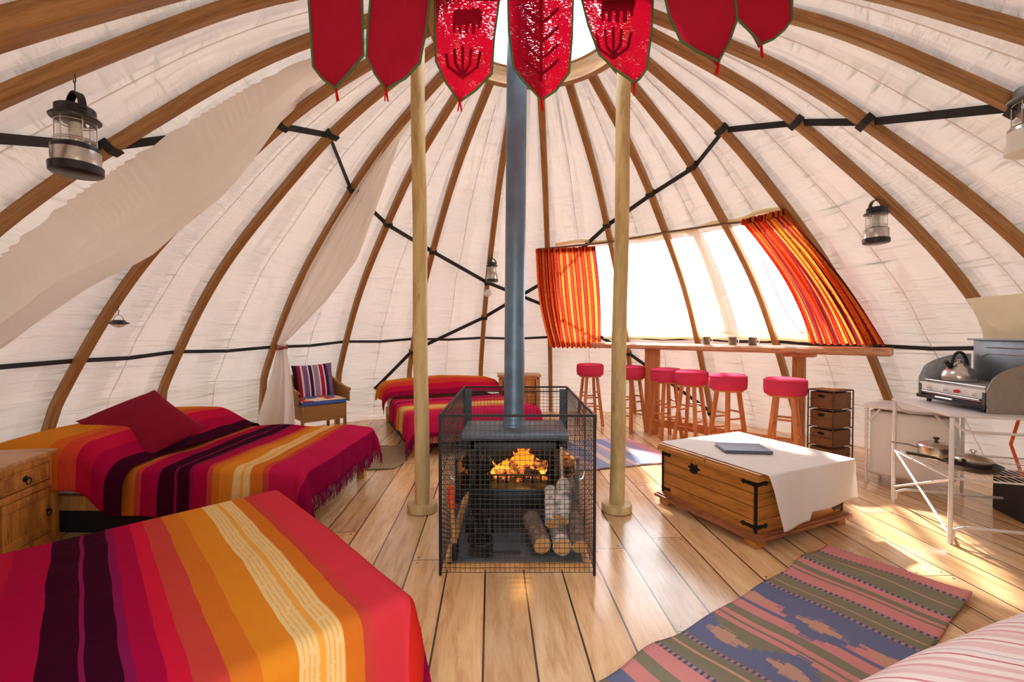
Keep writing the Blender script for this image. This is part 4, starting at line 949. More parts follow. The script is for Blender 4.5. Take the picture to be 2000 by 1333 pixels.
# mugs
MUGM = simple('mug_steel', (112, 108, 106), .35, .9, 60, .05)
for px_, lab in ((1381, 'metal mug on the bar counter, leftmost of three'), (1430, 'metal mug on the bar counter, middle of three'), (1470, 'metal mug on the bar counter, rightmost of three')):
    # on the counter line
    best = min([i / 200 for i in range(201)], key=lambda u: abs(1000 + FPX * (c0.lerp(c1, u) + cn * .10).x / (c0.lerp(c1, u) + cn * .10).y - px_)); p = c0.lerp(c1, best) + cn * .10; p.z = 1.105
    t = thing('mug', lab, 'mug', p, 0, 'metal mugs on the bar counter')
    m = MB(); m.lathe([(0, .004), (.036, .004), (.037, 0), (.040, .004), (.041, .082), (.043, .085), (.040, .085), (.038, .008), (0, .008)], (0, 0, 0), 24); m.build('body', MUGM, t, ws=False)
    m = MB(); m.tube([(.040 + .026 * math.sin(a), 0, .043 + .028 * math.cos(a)) for a in [i * math.pi / 10 for i in range(11)]], .004, 6); m.build('handle', STEEL, t, ws=False)
# ------------------------------------------------------------------ stools
def make_stool():
    t = thing('bar_stool', '', 'stool', (0, 0, 0), 0, 'red topped bar stools')
    m = MB(); m.lathe([(0, .655), (.172, .655), (.182, .662), (.188, .70), (.19, .755), (.184, .785), (.165, .802), (.1, .808), (0, .811)], seg=36); c = m.build('seat_cover', RED, t, ws=False, ang=70)
    m = MB(); m.tube([(.186 * math.cos(a), .186 * math.sin(a), .783) for a in [i * math.pi / 18 for i in range(36)]], .004, 6, close=True); m.build('piping', RED, c, ws=False)
    m = MB(); m.lathe([(0, .635), (.15, .635), (.155, .64), (.155, .662), (0, .662)], seg=28); m.build('seat_board', STOOLW, t, ws=False)
    cs = []
    for i in range(4):
        a = R(45 + 90 * i); top_ = Vector((.105 * math.cos(a), .105 * math.sin(a), .64)); bo = Vector((.195 * math.cos(a), .195 * math.sin(a), 0)); cs.append((top_, bo))
        m = MB(); m.sweep([bo, bo.lerp(top_, .5), top_], [(-.017, -.017), (.017, -.017), (.017, .017), (-.017, .017)], up=(math.cos(a + .785), math.sin(a + .785), 0)); m.build('leg', STOOLW, t, ws=False)
    for i in range(4):
        a0, a1 = cs[i], cs[(i + 1) % 4]
        for z in ((.20, .43) if i % 2 else (.26, .37)):
            u = z / .64; p = a0[1].lerp(a0[0], u); q = a1[1].lerp(a1[0], u); m = MB(); m.tube([p, q], .010, 8); m.build('stretcher', STOOLW, t, ws=False)
    return t
SP = [(1.045, 6.02, 10, 'bar stool with red padded seat, farthest back by the left striped curtain'), (1.50, 5.66, 30, 'bar stool with red seat, half hidden behind the right round pole'),
      (1.81, 5.28, 12, 'bar stool with red seat just right of the wide counter post'), (1.985, 4.98, 40, 'bar stool with red seat, right one of the overlapping pair by the counter post'),
      (2.19, 4.56, 20, 'bar stool with red seat behind the album, standing apart in the middle'), (2.54, 4.18, 50, 'bar stool with sunlit red seat, nearest the basket drawers')]
st0 = make_stool()
for i, (x, y, r_, lab) in enumerate(SP):
    o = st0 if i == 0 else copy_tree(st0); o.location = (x, y, 0); o.rotation_euler = (0, 0, R(r_)); o['label'] = lab; o.scale = (.95, .95, 1.02)
# ------------------------------------------------------------------ hearth, stove, guard
t = thing('hearth', 'dark slate hearth slab with pale timber edging inside the guard', 'hearth', (0.03, 2.35, 0))
m = MB(); m.box((.03, 2.91, .015), (.70, 1.08, .03), bev=.003); m.build('slab', SLATE, t)
m = MB(); m.box((.02, 2.355, .012), (.72, .035, .024)); m.box((-.335, 2.9, .012), (.03, 1.1, .024)); m.box((.393, 2.9, .012), (.03, 1.1, .024)); m.build('edging', BEDW, t)
sv = thing('wood_stove', 'black cast iron wood burning stove standing on the slate hearth, its doors open', 'stove', (.02, 3.0, .03))
X0, X1, Y0, Y1 = -.27, .31, 2.83, 3.21
m = MB()
m.box((.02, 3.02, .20), (.58, .38, .16), bev=.006)
m.box((X0 + .015, 3.02, .42), (.03, .38, .30)); m.box((X1 - .015, 3.02, .42), (.03, .38, .30)); m.box((.02, Y1 - .015, .42), (.58, .03, .30)); m.box((.02, 3.02, .565), (.58, .38, .03)); m.box((.02, 2.84, .535), (.58, .02, .05)); m.build('body', STOVE, sv)
m = MB(); m.sweep([(.02 - .335, 3.02, .6), (.02 + .335, 3.02, .6)], [(-.22, -.028), (.22, -.028), (.225, -.02), (.215, -.005), (.19, .012), (-.19, .012), (-.215, -.005), (-.225, -.02)], up=(0, 0, 1)); m.build('top_plate', simple('stove_top', (88, 98, 108), .38, .4, 14, .12), sv)
for x in (X0 + .04, X1 - .04):
    for y in (Y0 + .05, Y1 - .05):
        m = MB(); m.lathe([(.018, .03), (.028, .06), (.032, .13), (0, .13)], (x, y, 0), 12); m.build('foot', STOVE, sv)
m = MB(); m.box((.02, 2.79, .275), (.54, .11, .016), bev=.004); m.build('ash_lip', STOVE, sv)
m = MB(); m.box((.02, 2.83, .20), (.40, .012, .10), bev=.003); m.tube([(-.03, 2.815, .22), (.07, 2.815, .22)], .006, 8); m.build('ash_door', STOVE, sv)
m = MB()
for i in range(9): m.tube([(-.2 + .055 * i, 2.86, .285), (-.2 + .055 * i, 2.855, .335)], .006, 6)
m.tube([(-.22, 2.856, .335), (.26, 2.856, .335)], .006, 6); m.build('grate', IRON, sv)
for sx in (-1, 1):
    hx = X0 + .005 if sx < 0 else X1 - .005; ang = R(97) * sx
    Md = Matrix.Translation((hx, Y0 - .012, .40)) @ Matrix.Rotation(-R(100) if sx < 0 else R(104), 4, 'Z') 
    dx = 1 if sx < 0 else -1
    m = MB()
    for (c, dd) in (((dx * .14, 0, .118), (.28, .018, .026)), ((dx * .14, 0, -.118), (.28, .018, .026)), ((dx * .013, 0, 0), (.026, .018, .26)), ((dx * .267, 0, 0), (.026, .018, .26))): m.box(c, dd, bev=.003, M=Md)
    do = m.build('door', simple('door_iron' + str(sx), (120, 124, 126) if sx > 0 else (60, 62, 64), .35, .6), sv)
    m = MB(); m.box((dx * .14, 0, 0), (.23, .004, .21), M=Md); m.build('glass', SOOTGLASS, do)
    m = MB(); m.tube([Md @ Vector((dx * .265, -.012, .0)), Md @ Vector((dx * .27, -.035, .01)), Md @ Vector((dx * .27, -.05, .05))], .007, 8); m.build('door_handle', STEEL, do)
fl = thing('flue_pipe', 'tall blue grey metal flue pipe rising from the stove through the crown', 'flue', (.012, 3.05, .612))
m = MB(); m.tube([Vector((.012 + .0085 * (z - .6), 3.05, z)) for z in (.612, 1.2, 1.8, 2.4, 3.0, 3.6, 4.3)], .068, 32); m.build('pipe', FLUE, fl)
m = MB(); m.lathe([(.084, .612), (.082, .622), (.074, .632), (.072, .66), (.0695, .68)], (.012, 3.05, 0), 32); m.build('collar', FLUE, fl)
# firewood in the fire, embers, flames
FIREW = simple('charred_wood', (54, 30, 18), .9, 0, 20, .5, .8, .01)
k = NT('ember'); e = k.noise(k.coord('Object'), 34, 4); k.p.inputs['Base Color'].default_value = (.05, .02, .01, 1); k.l(k.ramp(e, [(.4, (0, 0, 0, 1)), (.6, (1, .22, .02, 1)), (.75, (1, .55, .12, 1))]), k.p.inputs['Emission Color']); k.p.inputs['Emission Strength'].default_value = .55; EMB = k.m
k = NT('flame'); z_ = k.sep(k.coord('Generated'))[2]; em = k.a('ShaderNodeEmission'); k.l(k.ramp(z_, [(0, (1, .5, .06, 1)), (.4, (1, .27, .015, 1)), (1, (1, .12, .006, 1))]), em.inputs[0]); em.inputs[1].default_value = .95; k.l(em.outputs[0], k.out.inputs[0]); FLM = k.m
for i, (a, b, r_) in enumerate((((-.12, 2.96, .315), (.2, 3.03, .325), .033), ((-.06, 3.10, .32), (.22, 2.92, .385), .030), ((.0, 2.92, .375), (.10, 3.10, .41), .027), ((.10, 2.93, .32), (.24, 3.08, .33), .03))):
    m = MB(); m.tube([Vector(a).lerp(Vector(b), q / 5) + Vector((0, 0, .004 * math.sin(q * 2 + i))) for q in range(6)], r_, 12); tag(m.build('firelog', EMB if i != 3 else FIREW), ['glowing log lying lowest across the fire', 'glowing log leaning diagonally over the fire', 'short glowing log on top of the burning pile', 'charred log at the right end of the fire'][i], 'log', 'logs burning in the stove')
m = MB()
for i in range(60): m.box((random.uniform(-.15, .22), random.uniform(2.9, 3.1), .284 + random.random() * .02), (.03, .025, .02), random.random() * 3, bev=.004)
tag(m.build('embers', EMB), 'bed of glowing embers under the burning logs in the stove', 'embers', None, 'stuff')
fm = MB()
for (x, y, z, h, w) in ((.05, 2.96, .36, .16, .035), (.085, 2.98, .36, .14, .028), (.02, 2.99, .34, .11, .03), (.13, 2.97, .34, .10, .03), (.17, 2.98, .33, .08, .026), (-.04, 2.97, .33, .08, .026), (-.08, 2.96, .32, .06, .022), (-.115, 2.93, .30, .11, .014), (.21, 2.97, .31, .06, .022), (.065, 2.94, .38, .10, .02), (.11, 3.02, .35, .13, .024)):
    pts = [Vector((x + .012 * math.sin(q * 1.3 + x * 40), y, z + h * q / 8)) for q in range(9)]
    fm.tube(pts, w, 10, taper=[.35, .8, 1, .95, .8, .6, .4, .22, .04])
tag(fm.build('flames', FLM), 'orange flames rising from the logs inside the open stove', 'fire', None, 'stuff')
pl = bpy.data.lights.new('fire_glow', 'POINT'); pl.energy = 1.0; pl.color = (1, .45, .12); pl.shadow_soft_size = .06; po = bpy.data.objects.new('fire_glow', pl); po.location = (.06, 2.92, .43); COL.objects.link(po)
# guard
gd = thing('stove_guard', 'tall black wire mesh guard cage around the stove', 'stove guard', (.03, 2.28, 0))
GX0, GX1, GY0, GY1, GH = -.367, .422, 2.285, 3.47, .822
def bar_(m, a, b, r): m.sweep([a, b], [(-r, -r), (r, -r), (r, r), (-r, r)])
m = MB()
for x in (GX0, GX1):
    for y in (GY0, GY1): bar_(m, (x, y, 0), (x, y, GH), .0065)
for z in (GH, ):
    bar_(m, (GX0, GY0, z), (GX1, GY0, z), .006); bar_(m, (GX0, GY1, z), (GX1, GY1, z), .006); bar_(m, (GX0, GY0, z), (GX0, GY1, z), .006); bar_(m, (GX1, GY0, z), (GX1, GY1, z), .006)
bar_(m, (GX0, GY1, GH - .035), (GX1, GY1, GH - .035), .004); bar_(m, (GX0, GY0, GH - .035), (GX0, GY1, GH - .035), .003)
m.build('frame', IRON, gd)
def panel(a, b, nh, nv):
    m = MB(); a = Vector(a); b = Vector(b); nrm = (b - a).normalized().cross(Vector((0, 0, 1)))
    for i in range(nv + 1):
        p = a.lerp(b, i / nv); m.sweep([p + Vector((0, 0, .015)), p + nrm * .002 * (-1) ** i + Vector((0, 0, GH * .5)), p + Vector((0, 0, GH))], [(-.0012, -.0012), (.0012, -.0012), (.0012, .0012), (-.0012, .0012)], up=nrm)
    for j in range(nh + 1):
        z = .015 + (GH - .015) * j / nh; m.sweep([a.lerp(b, q / 12) + Vector((0, 0, z + (.0035 * noise.noise(Vector((q * .6, j * .7, a.x)))))) + nrm * .0025 for q in range(13)], [(-.0012, -.0012), (.0012, -.0012), (.0012, .0012), (-.0012, .0012)], up=(0, 0, 1))
    return m.build('mesh_panel', WIRE, gd)
panel((GX0, GY0, 0), (GX1, GY0, 0), 32, 31); panel((GX0, GY1, 0), (GX1, GY1, 0), 32, 31); panel((GX0, GY0, 0), (GX0, GY1, 0), 32, 47); panel((GX1, GY0, 0), (GX1, GY1, 0), 32, 47)
for x in (GX0 + .03, GX1 - .03):
    m = MB(); m.box((x, GY1 - .012, GH / 2 + .01), (.055, .004, GH - .05)); m.build('corner_plate', simple('plate_grey%d' % (x > 0), (74, 80, 88), .45, .5), gd)
# firewood
def firelog(p0, p1, r, lab, bark):
    p0 = Vector(p0); p1 = Vector(p1); m = MB(); n_ = 10; pts = [p0.lerp(p1, q / n_) for q in range(n_ + 1)]
    t = thing('firewood_log', lab, 'log', p0 - Vector((0, 0, r)), 0, 'firewood logs in the guard')
    m.tube(pts, r, 18, taper=[1 + .06 * math.sin(q * 2.1 + p0.x * 30) for q in range(n_ + 1)]); m.build('bark', bark, t, ang=50)
    d = (p1 - p0).normalized(); m = MB(); 
    for a_, s_ in ((p0, -1), (p1, 1)):
        m = MB(); m.tube([a_ + d * s_ * .0005, a_ + d * s_ * .004], r * .93, 18); m.build('cut_end', CUTW, t)
CUTW = simple('cut_wood', (214, 160, 96), .7, 0, 12, .15)
BIRCH = simple('birch_bark', (206, 196, 186), .8, 0, 26, .4, .8, .01); BRN = simple('brown_bark', (128, 104, 90), .9, 0, 34, .35, .9, .012)
firelog((.165, 2.43, .085), (.115, 2.68, .125), .052, 'brown barked firewood log lying at the left of the log pile', BRN)
firelog((.272, 2.42, .082), (.262, 2.70, .10), .049, 'firewood log with round cut end at the bottom middle of the pile', BIRCH)
firelog((.365, 2.41, .088), (.355, 2.68, .20), .045, 'firewood log against the right side mesh of the guard', BRN)
firelog((.268, 2.52, .185), (.325, 2.72, .33), .050, 'pale birch log leaning on top of the log pile', BIRCH)
firelog((.225, 2.52, .165), (.235, 2.74, .28), .038, 'thin speckled birch log wedged upright at the back of the pile', BIRCH)
# hatchet
hx = thing('hatchet', 'hatchet with orange grip and wooden shaft leaning in the left front corner of the guard', 'axe', (-.33, 2.42, .03))
m = MB(); a_, b_ = Vector((-.305, 2.40, .06)), Vector((-.335, 2.42, .41)); m.tube([a_.lerp(b_, q / 6) for q in range(7)], .013, 10); m.build('shaft', BEDW, hx)
m = MB(); m.tube([a_.lerp(b_, .68), a_.lerp(b_, 1.01)], .017, 10); m.build('grip', simple('orange_grip', (226, 74, 28), .5), hx)
m = MB(); m.box((-.305, 2.40, .075), (.028, .09, .075), bev=.006); m.build('head', IRON, hx)
# companion set
cp = thing('fire_tool_set', 'black companion set of fire tools hanging from a stand at the left inside the guard', 'fire tools', (-.19, 2.62, .03))
m = MB(); m.lathe([(.075, .03), (.075, .04), (.02, .05), (0, .05)], (-.19, 2.62, 0), 20); m.tube([(-.19, 2.62, .04), (-.19, 2.62, .50)], .006, 8); m.tube([(-.19 + .06 * math.cos(a), 2.62 + .06 * math.sin(a), .47) for a in [i * math.pi / 8 for i in range(16)]], .004, 6, close=True); m.lathe([(0, .49), (.014, .50), (.016, .515), (.010, .53), (0, .533)], (-.19, 2.62, 0), 12); m.build('stand', IRON, cp)
for i, (dx, dy) in enumerate(((-.06, 0), (.055, -.02), (.01, -.06), (.0, .06))):
    x, y = -.19 + dx, 2.62 + dy; m = MB(); m.tube([(x, y, .16), (x, y, .49)], .005, 6); m.lathe([(0, .485), (.013, .495), (.015, .51), (.009, .522), (0, .524)], (x, y, 0), 12)
    if i == 0: m.box((x, y, .12), (.055, .018, .10), bev=.006); nm = 'shovel'
    elif i == 1: m.lathe([(.012, .17), (.024, .15), (.03, .08), (0, .08)], (x, y, 0), 12); nm = 'brush'
    elif i == 2: m.tube([(x, y, .17), (x, y, .08), (x + .02, y, .07)], .005, 6); nm = 'poker'
    else: m.tube([(x - .012, y, .16), (x - .014, y, .08)], .004, 6); m.tube([(x + .012, y, .16), (x + .014, y, .08)], .004, 6); nm = 'tongs'
    m.build(nm, IRON, cp)
ds = thing('hand_shovel', 'small black ash shovel lying on the hearth below the fire tools', 'shovel', (-.17, 2.43, .03))
m = MB(); m.grid(lambda u, v: Vector((-.235 + .13 * u, 2.40 + .09 * v, .034 + .03 * (2 * u - 1) ** 2 + .01 * v)), 12, 8); m.build('blade', IRON, ds, solid=.003)
m = MB(); m.tube([(-.11, 2.44, .045), (-.02, 2.45, .042), (.05, 2.452, .04)], .005, 8); m.build('handle', IRON, ds)
pk = thing('toasting_stick', 'long pale stick leaning upright behind the firewood logs', 'stick', (.30, 2.77, .35)); m = MB(); m.tube([(.305, 2.70, .16), (.3, 2.69, .5), (.293, 2.66, .56)], .007, 8); m.build('shaft', simple('pale_pink', (224, 196, 184), .6), pk)
# log basket glimpse: pale fleece on the floor left of the guard
# ------------------------------------------------------------------ kitchen corner
A0 = Vector((2.58, 2.63, 0)); uL = Vector((.30, .954, 0)); uR = Vector((.954, -.30, 0)); TZ = .765; TLn = .66; TW = .78
kt = thing('camp_table', 'light folding aluminium camp table with wire shelf carrying the stove', 'table', A0)
def tp(a, b, z): return A0 + uR * a + uL * b + Vector((0, 0, z))
for a, b in ((0, 0), (0, TLn), (TW, 0), (TW, TLn)):
    m = MB(); m.tube([tp(a, b, 0), tp(a, b, TZ - .02)], .0125, 12); m.lathe([(.015, 0), (.015, .02), (0, .02)], tp(a, b, 0), 12); m.build('leg', ALU, kt)
rzt = math.atan2(uR.y, uR.x)
m = MB(); cc_ = tp(TW / 2, TLn / 2, TZ - .008); m.box(cc_, (TW + .03, TLn + .03, .016), rzt, bev=.004); m.build('tabletop', ALU, kt)
for b in (0, TLn):
    m = MB(); m.tube([tp(.0, b, TZ - .03), tp(.04, b, TZ - .085), tp(.1, b, TZ - .10), tp(TW - .1, b, TZ - .10), tp(TW - .04, b, TZ - .085), tp(TW, b, TZ - .03)], .008, 8); m.build('upper_brace', ALU, kt)
    m = MB(); m.tube([tp(.012, b, .03), tp(.02, b, .085), tp(.07, b, .105), tp(TW - .07, b, .105), tp(TW - .02, b, .085), tp(TW - .012, b, .03)], .009, 8); m.build('lower_brace', ALU, kt)
for q0, q1 in ((tp(0, TLn, .40), tp(0, .02, .06)), (tp(0, 0, .38), tp(0, TLn, .12)), (tp(TW, TLn, .40), tp(TW, .02, .06))): m = MB(); m.tube([q0, q1], .008, 8); m.build('cross_brace', ALU, kt)
m = MB(); SZ = .385
m.tube([tp(0, 0, SZ), tp(TW, 0, SZ), tp(TW, TLn, SZ), tp(0, TLn, SZ)], .006, 8, close=True)
for i in range(1, 22): m.tube([tp(TW * i / 22, 0, SZ), tp(TW * i / 22, TLn, SZ)], .0022, 5)
for i in range(1, 4): m.tube([tp(0, TLn * i / 4, SZ - .004), tp(TW, TLn * i / 4, SZ - .004)], .003, 5)
m.build('wire_shelf', ALU, kt)
# low cupboard stand behind
LA, LB = Vector((2.94, 3.72, 0)), Vector((3.25, 3.31, 0)); fu = (LB - LA).normalized(); bk = Vector((-fu.y, fu.x, 0)); 
if bk.x < 0: bk = -bk
cs_ = thing('camp_cupboard', 'folding camp cupboard with white fabric sides and pale top, behind the stove table', 'cupboard', LA); cwid = (LB - LA).length; cdep = .40
def cp_(a, b, z): return LA + fu * a + bk * b + Vector((0, 0, z))
rzf = math.atan2(fu.y, fu.x)
m = MB(); m.box(cp_(cwid / 2, cdep / 2, .635), (cwid + .06, cdep + .06, .022), rzf, bev=.005); m.build('top', ALU, cs_)
for a in (0, cwid):
    for b in (0, cdep): m = MB(); m.tube([cp_(a, b, 0), cp_(a, b, .625)], .012, 10); m.build('leg', ALU, cs_)
m = MB(); m.tube([cp_(0, -.005, .5), cp_(.09, -.01, .62)], .007, 8); m.tube([cp_(cwid, -.005, .5), cp_(cwid - .09, -.01, .62)], .007, 8); m.build('corner_brace', ALU, cs_)
def cb(u, v):
    per = [(0.02, .02), (cwid - .02, .02), (cwid - .02, cdep - .02), (.02, cdep - .02)]; x = u * 4; i = int(x) % 4; f_ = x - int(x); a = per[i]; b = per[(i + 1) % 4]
    bul = .03 * math.sin(math.pi * f_) * math.sin(math.pi * v) + .008 * noise.noise(Vector((u * 20, v * 5, 1))); nx = [(0, -1), (1, 0), (0, 1), (-1, 0)][i]
    return cp_(a[0] + (b[0] - a[0]) * f_ + nx[0] * bul, a[1] + (b[1] - a[1]) * f_ + nx[1] * bul, .60 - .52 * v)
m = MB(); m.grid(cb, 64, 24, wrap=True); m.build('fabric_body', cloth('cupboard_fabric', (240, 236, 232), .2, .03), cs_, solid=.003)
# stove
uS = Vector((.16, .987, 0)); nS = Vector((.987, -.16, 0)); S0 = Vector((2.80, 2.66, TZ + .002)); SL = .53; SD = .32
ms = Matrix((uS, -nS, Vector((0, 0, 1)))).transposed().to_4x4(); ms.translation = S0      # local x along the front (near to far), -y into the stove, z up
def sp(a, b, z): return S0 + uS * a + nS * b + Vector((0, 0, z))
rzs = math.atan2(uS.y, uS.x)
cs2 = thing('camping_stove', 'portable camping stove with grill, raised grey lid and windshields on the camp table', 'stove', S0)
m = MB(); m.box(sp(SL / 2, SD / 2 + .01, .035), (SL, SD - .02, .03), rzs, bev=.004); m.box(sp(SL / 2, SD - .02, .075), (SL, .04, .12), rzs); m.box(sp(.01, SD / 2, .07), (.02, SD, .10), rzs); m.box(sp(SL - .01, SD / 2, .07), (.02, SD, .10), rzs); m.build('body', simple('stove_case', (92, 92, 98), .4, .4), cs2)
m = MB(); m.box(sp(SL / 2, .012, .105), (SL - .004, .02, .055), rzs, bev=.003); m.box(sp(SL / 2, SD / 2, .13), (SL, SD, .008), rzs); m.build('control_panel', WHITEM, cs2)
for i, (q, mt_) in enumerate(((.07, WHITEP), (.19, REDP), (.29, WHITEP), (.44, WHITEP))):
    m = MB(); c = sp(q, -.002, .105); m.tube([c, c - nS * .022], .014 if mt_ is WHITEP else .011, 16, taper=[1, .86]); m.build('knob', mt_, cs2)
m = MB(); m.box(sp(SL / 2, .06, .062), (SL - .05, .12, .006), rzs); m.build('grill_tray', STEEL, cs2)
m = MB()
for i in range(12): m.tube([sp(.03 + (SL - .06) * i / 11, 0, .072), sp(.03 + (SL - .06) * i / 11, .2, .072)], .0025, 5)
m.tube([sp(.03, -.004, .072), sp(SL - .03, -.004, .072)], .004, 6); m.tube([sp(SL / 2 - .07, -.03, .05), sp(SL / 2 + .07, -.03, .05)], .006, 8); m.build('grill_rack', STEEL, cs2)
m = MB(); m.box(sp(SL / 2, -.004, .035), (SL + .03, .012, .022), rzs, bev=.003); m.build('front_rail', BLACK, cs2)
for q in (.05, SL - .05):
    for b in (.03, SD - .03): m = MB(); m.tube([sp(q, b, 0), sp(q, b, .022)], .014, 12); m.build('foot', BLACK, cs2)
m = MB()
for i in range(9): m.tube([sp(.04 + (SL - .08) * i / 8, .02, .150), sp(.04 + (SL - .08) * i / 8, SD - .03, .150)], .003, 6)
m.tube([sp(.02, .02, .150), sp(SL - .02, .02, .150), sp(SL - .02, SD - .03, .150), sp(.02, SD - .03, .150)], .004, 6, close=True)
for q in (.03, SL - .03):
    for b in (.025, SD - .035): m.tube([sp(q, b, .132), sp(q, b, .152)], .004, 6)
m.build('pan_support', STEEL, cs2)
for q in (.14, .39):
    m = MB(); m.lathe([(0, .132), (.04, .132), (.042, .138), (.03, .143), (0, .143)], sp(q, SD / 2, 0) - Vector((0, 0, 0)), 20) if False else m.lathe([(0, 0), (.04, 0), (.042, .006), (.03, .010), (0, .010)], sp(q, SD / 2, .134), 20); m.build('burner', IRON, cs2)
m = MB(); lw, lh = SL + .02, .30
m.box(sp(SL / 2, SD + .02, .13 + lh / 2), (lw, .012, lh), rzs, bev=.004); 
m.box(sp(SL / 2, SD - .0, .13 + lh), (lw, .05, .012), rzs, bev=.003)
lid = m.build('lid', simple('lid_grey', (128, 138, 146), .38, .5, 8, .1), cs2)
m = MB(); m.tube([sp(.1, SD + .012, .13 + lh * .82), sp(SL - .1, SD + .012, .13 + lh * .82)], .004, 6); m.tube([sp(.05, SD + .012, .13 + lh * .6), sp(.11, SD + .012, .13 + lh * .68), sp(SL - .11, SD + .012, .13 + lh * .68), sp(SL - .05, SD + .012, .13 + lh * .6)], .003, 6); m.build('pressed_rib', STEEL, lid)
def shield(x, mat):
    n_ = 12; pts = [(0.0, .0), (SD, .0), (SD, .30)] + [(SD * (1 - q / n_) * 1.0, .30 - (1 - math.sqrt(max(0, 1 - (q / n_) ** 2))) * .16) for q in range(1, n_ + 1)]
    m = MB(); mm = Matrix((nS, Vector((0, 0, 1)), uS)).transposed().to_4x4(); mm.translation = sp(x, 0, .03 if x > 0 else .0); m.poly(pts, .006, mm); return m.build('windshield', mat, cs2, smooth=False)
shield(-.016, SHIELD_SHADED); shield(SL + .006, simple('shield_grey', (190, 194, 198), .4, .3))
# kettle
ke = thing('kettle', 'round stainless steel kettle with black handle on the camping stove', 'kettle', sp(.40, .15, .154))
kc = sp(.40, .15, .154)
m = MB(); m.lathe([(0, 0), (.088, 0), (.094, .01), (.093, .035), (.082, .065), (.055, .092), (.036, .102), (.034, .106), (0, .106)], kc, 36); m.build('body', STEEL, ke, ang=60)
m = MB(); m.lathe([(.036, .104), (.03, .113), (.012, .12), (.010, .13), (.014, .138), (0, .142)], kc, 24); m.build('kettle_lid', STEEL, ke)
m = MB(); m.tube([kc - uS * 0 + Vector((-.052, 0, .085)) , kc + Vector((-.075, 0, .112)), kc + Vector((-.092, 0, .128))], .014, 12, taper=[1.2, .9, .8]); m.build('spout', BLACK, ke)
m = MB(); m.tube([kc + Vector((.052 * math.cos(a), 0, .095 + .095 * math.sin(a))) for a in [i * math.pi / 14 for i in range(15)]], .010, 10); m.build('handle', BLACK, ke)
# pans
def saucepan(lab, c, r, h, ang, hl, lidk=True, hm=STEEL):
    t = thing('saucepan', lab, 'saucepan', c); c = Vector(c)
    m = MB(); m.lathe([(0, 0), (r * .92, 0), (r * .97, .006), (r, h), (r * 1.04, h + .002), (r * .97, h), (r * .9, .008), (0, .008)], c, 32); m.build('body', STEEL, t)
    d = Vector((math.cos(ang), math.sin(ang), 0)); m = MB(); m.sweep([c + d * r + Vector((0, 0, h * .8)), c + d * (r + hl * .4) + Vector((0, 0, h * .8 + .02)), c + d * (r + hl) + Vector((0, 0, h * .8 + .03))], [(-.009, -.004), (.009, -.004), (.009, .004), (-.009, .004)], up=(0, 0, 1)); m.build('handle', hm, t)
    if lidk:
        m = MB(); m.lathe([(r * 1.03, h + .002), (r * .98, h + .010), (r * .5, h + .028), (.018, h + .034), (0, h + .034)], c, 32); m.build('pan_lid', STEEL, t)
        m = MB(); m.lathe([(.008, h + .034), (.008, h + .044), (.018, h + .05), (.016, h + .060), (0, h + .062)], c, 16); m.build('lid_knob', BLACK if r >= .09 else STEEL, t)
zs_ = SZ + .004
saucepan('steel saucepan with lid at the back of the wire shelf', tp(.17, .50, zs_), .10, .08, R(165), .16)
fp = thing('frying_pan', 'black frying pan at the front of the wire shelf under the small pan', 'frying pan', tp(.23, .24, zs_)); c = tp(.23, .24, zs_)
m = MB(); m.lathe([(0, 0), (.095, 0), (.11, .010), (.135, .036), (.137, .038), (.132, .036), (.106, .014), (.09, .006), (0, .006)], c, 36); m.build('pan', BLACK, fp)
d = Vector((-.86, .5, 0)); m = MB(); m.sweep([c + d * .13 + Vector((0, 0, .034)), c + d * .18 + Vector((0, 0, .05)), c + d * .32 + Vector((0, 0, .065))], [(-.012, -.006), (.012, -.006), (.013, .006), (-.013, .006)], up=(0, 0, 1), taper=[.8, 1, 1.2]); m.build('handle', BLACK, fp)
saucepan('small lidded steel pan nested inside the black frying pan', tp(.23, .24, zs_ + .010), .088, .055, R(200), .02)
bx = MB(); bx.box((3.50, 2.98, .14), (.30, .30, .28), R(-17), bev=.01); bt2 = bx.build('storage_crate', simple('crate_black', (26, 26, 30), .6)); tag(bt2, 'black crate on the floor under the camp table at the right edge', 'crate')
hs = MB(); hs.tube([tp(.62, .52, .70), tp(.60, .56, .5), tp(.66, .56, .3), tp(.72, .5, .1), tp(.72, .45, .012)], .009, 8); tag(hs.build('gas_hose', simple('orange_hose', (232, 92, 40), .5)), 'orange gas hose hanging below the camp table at the right edge', 'hose')
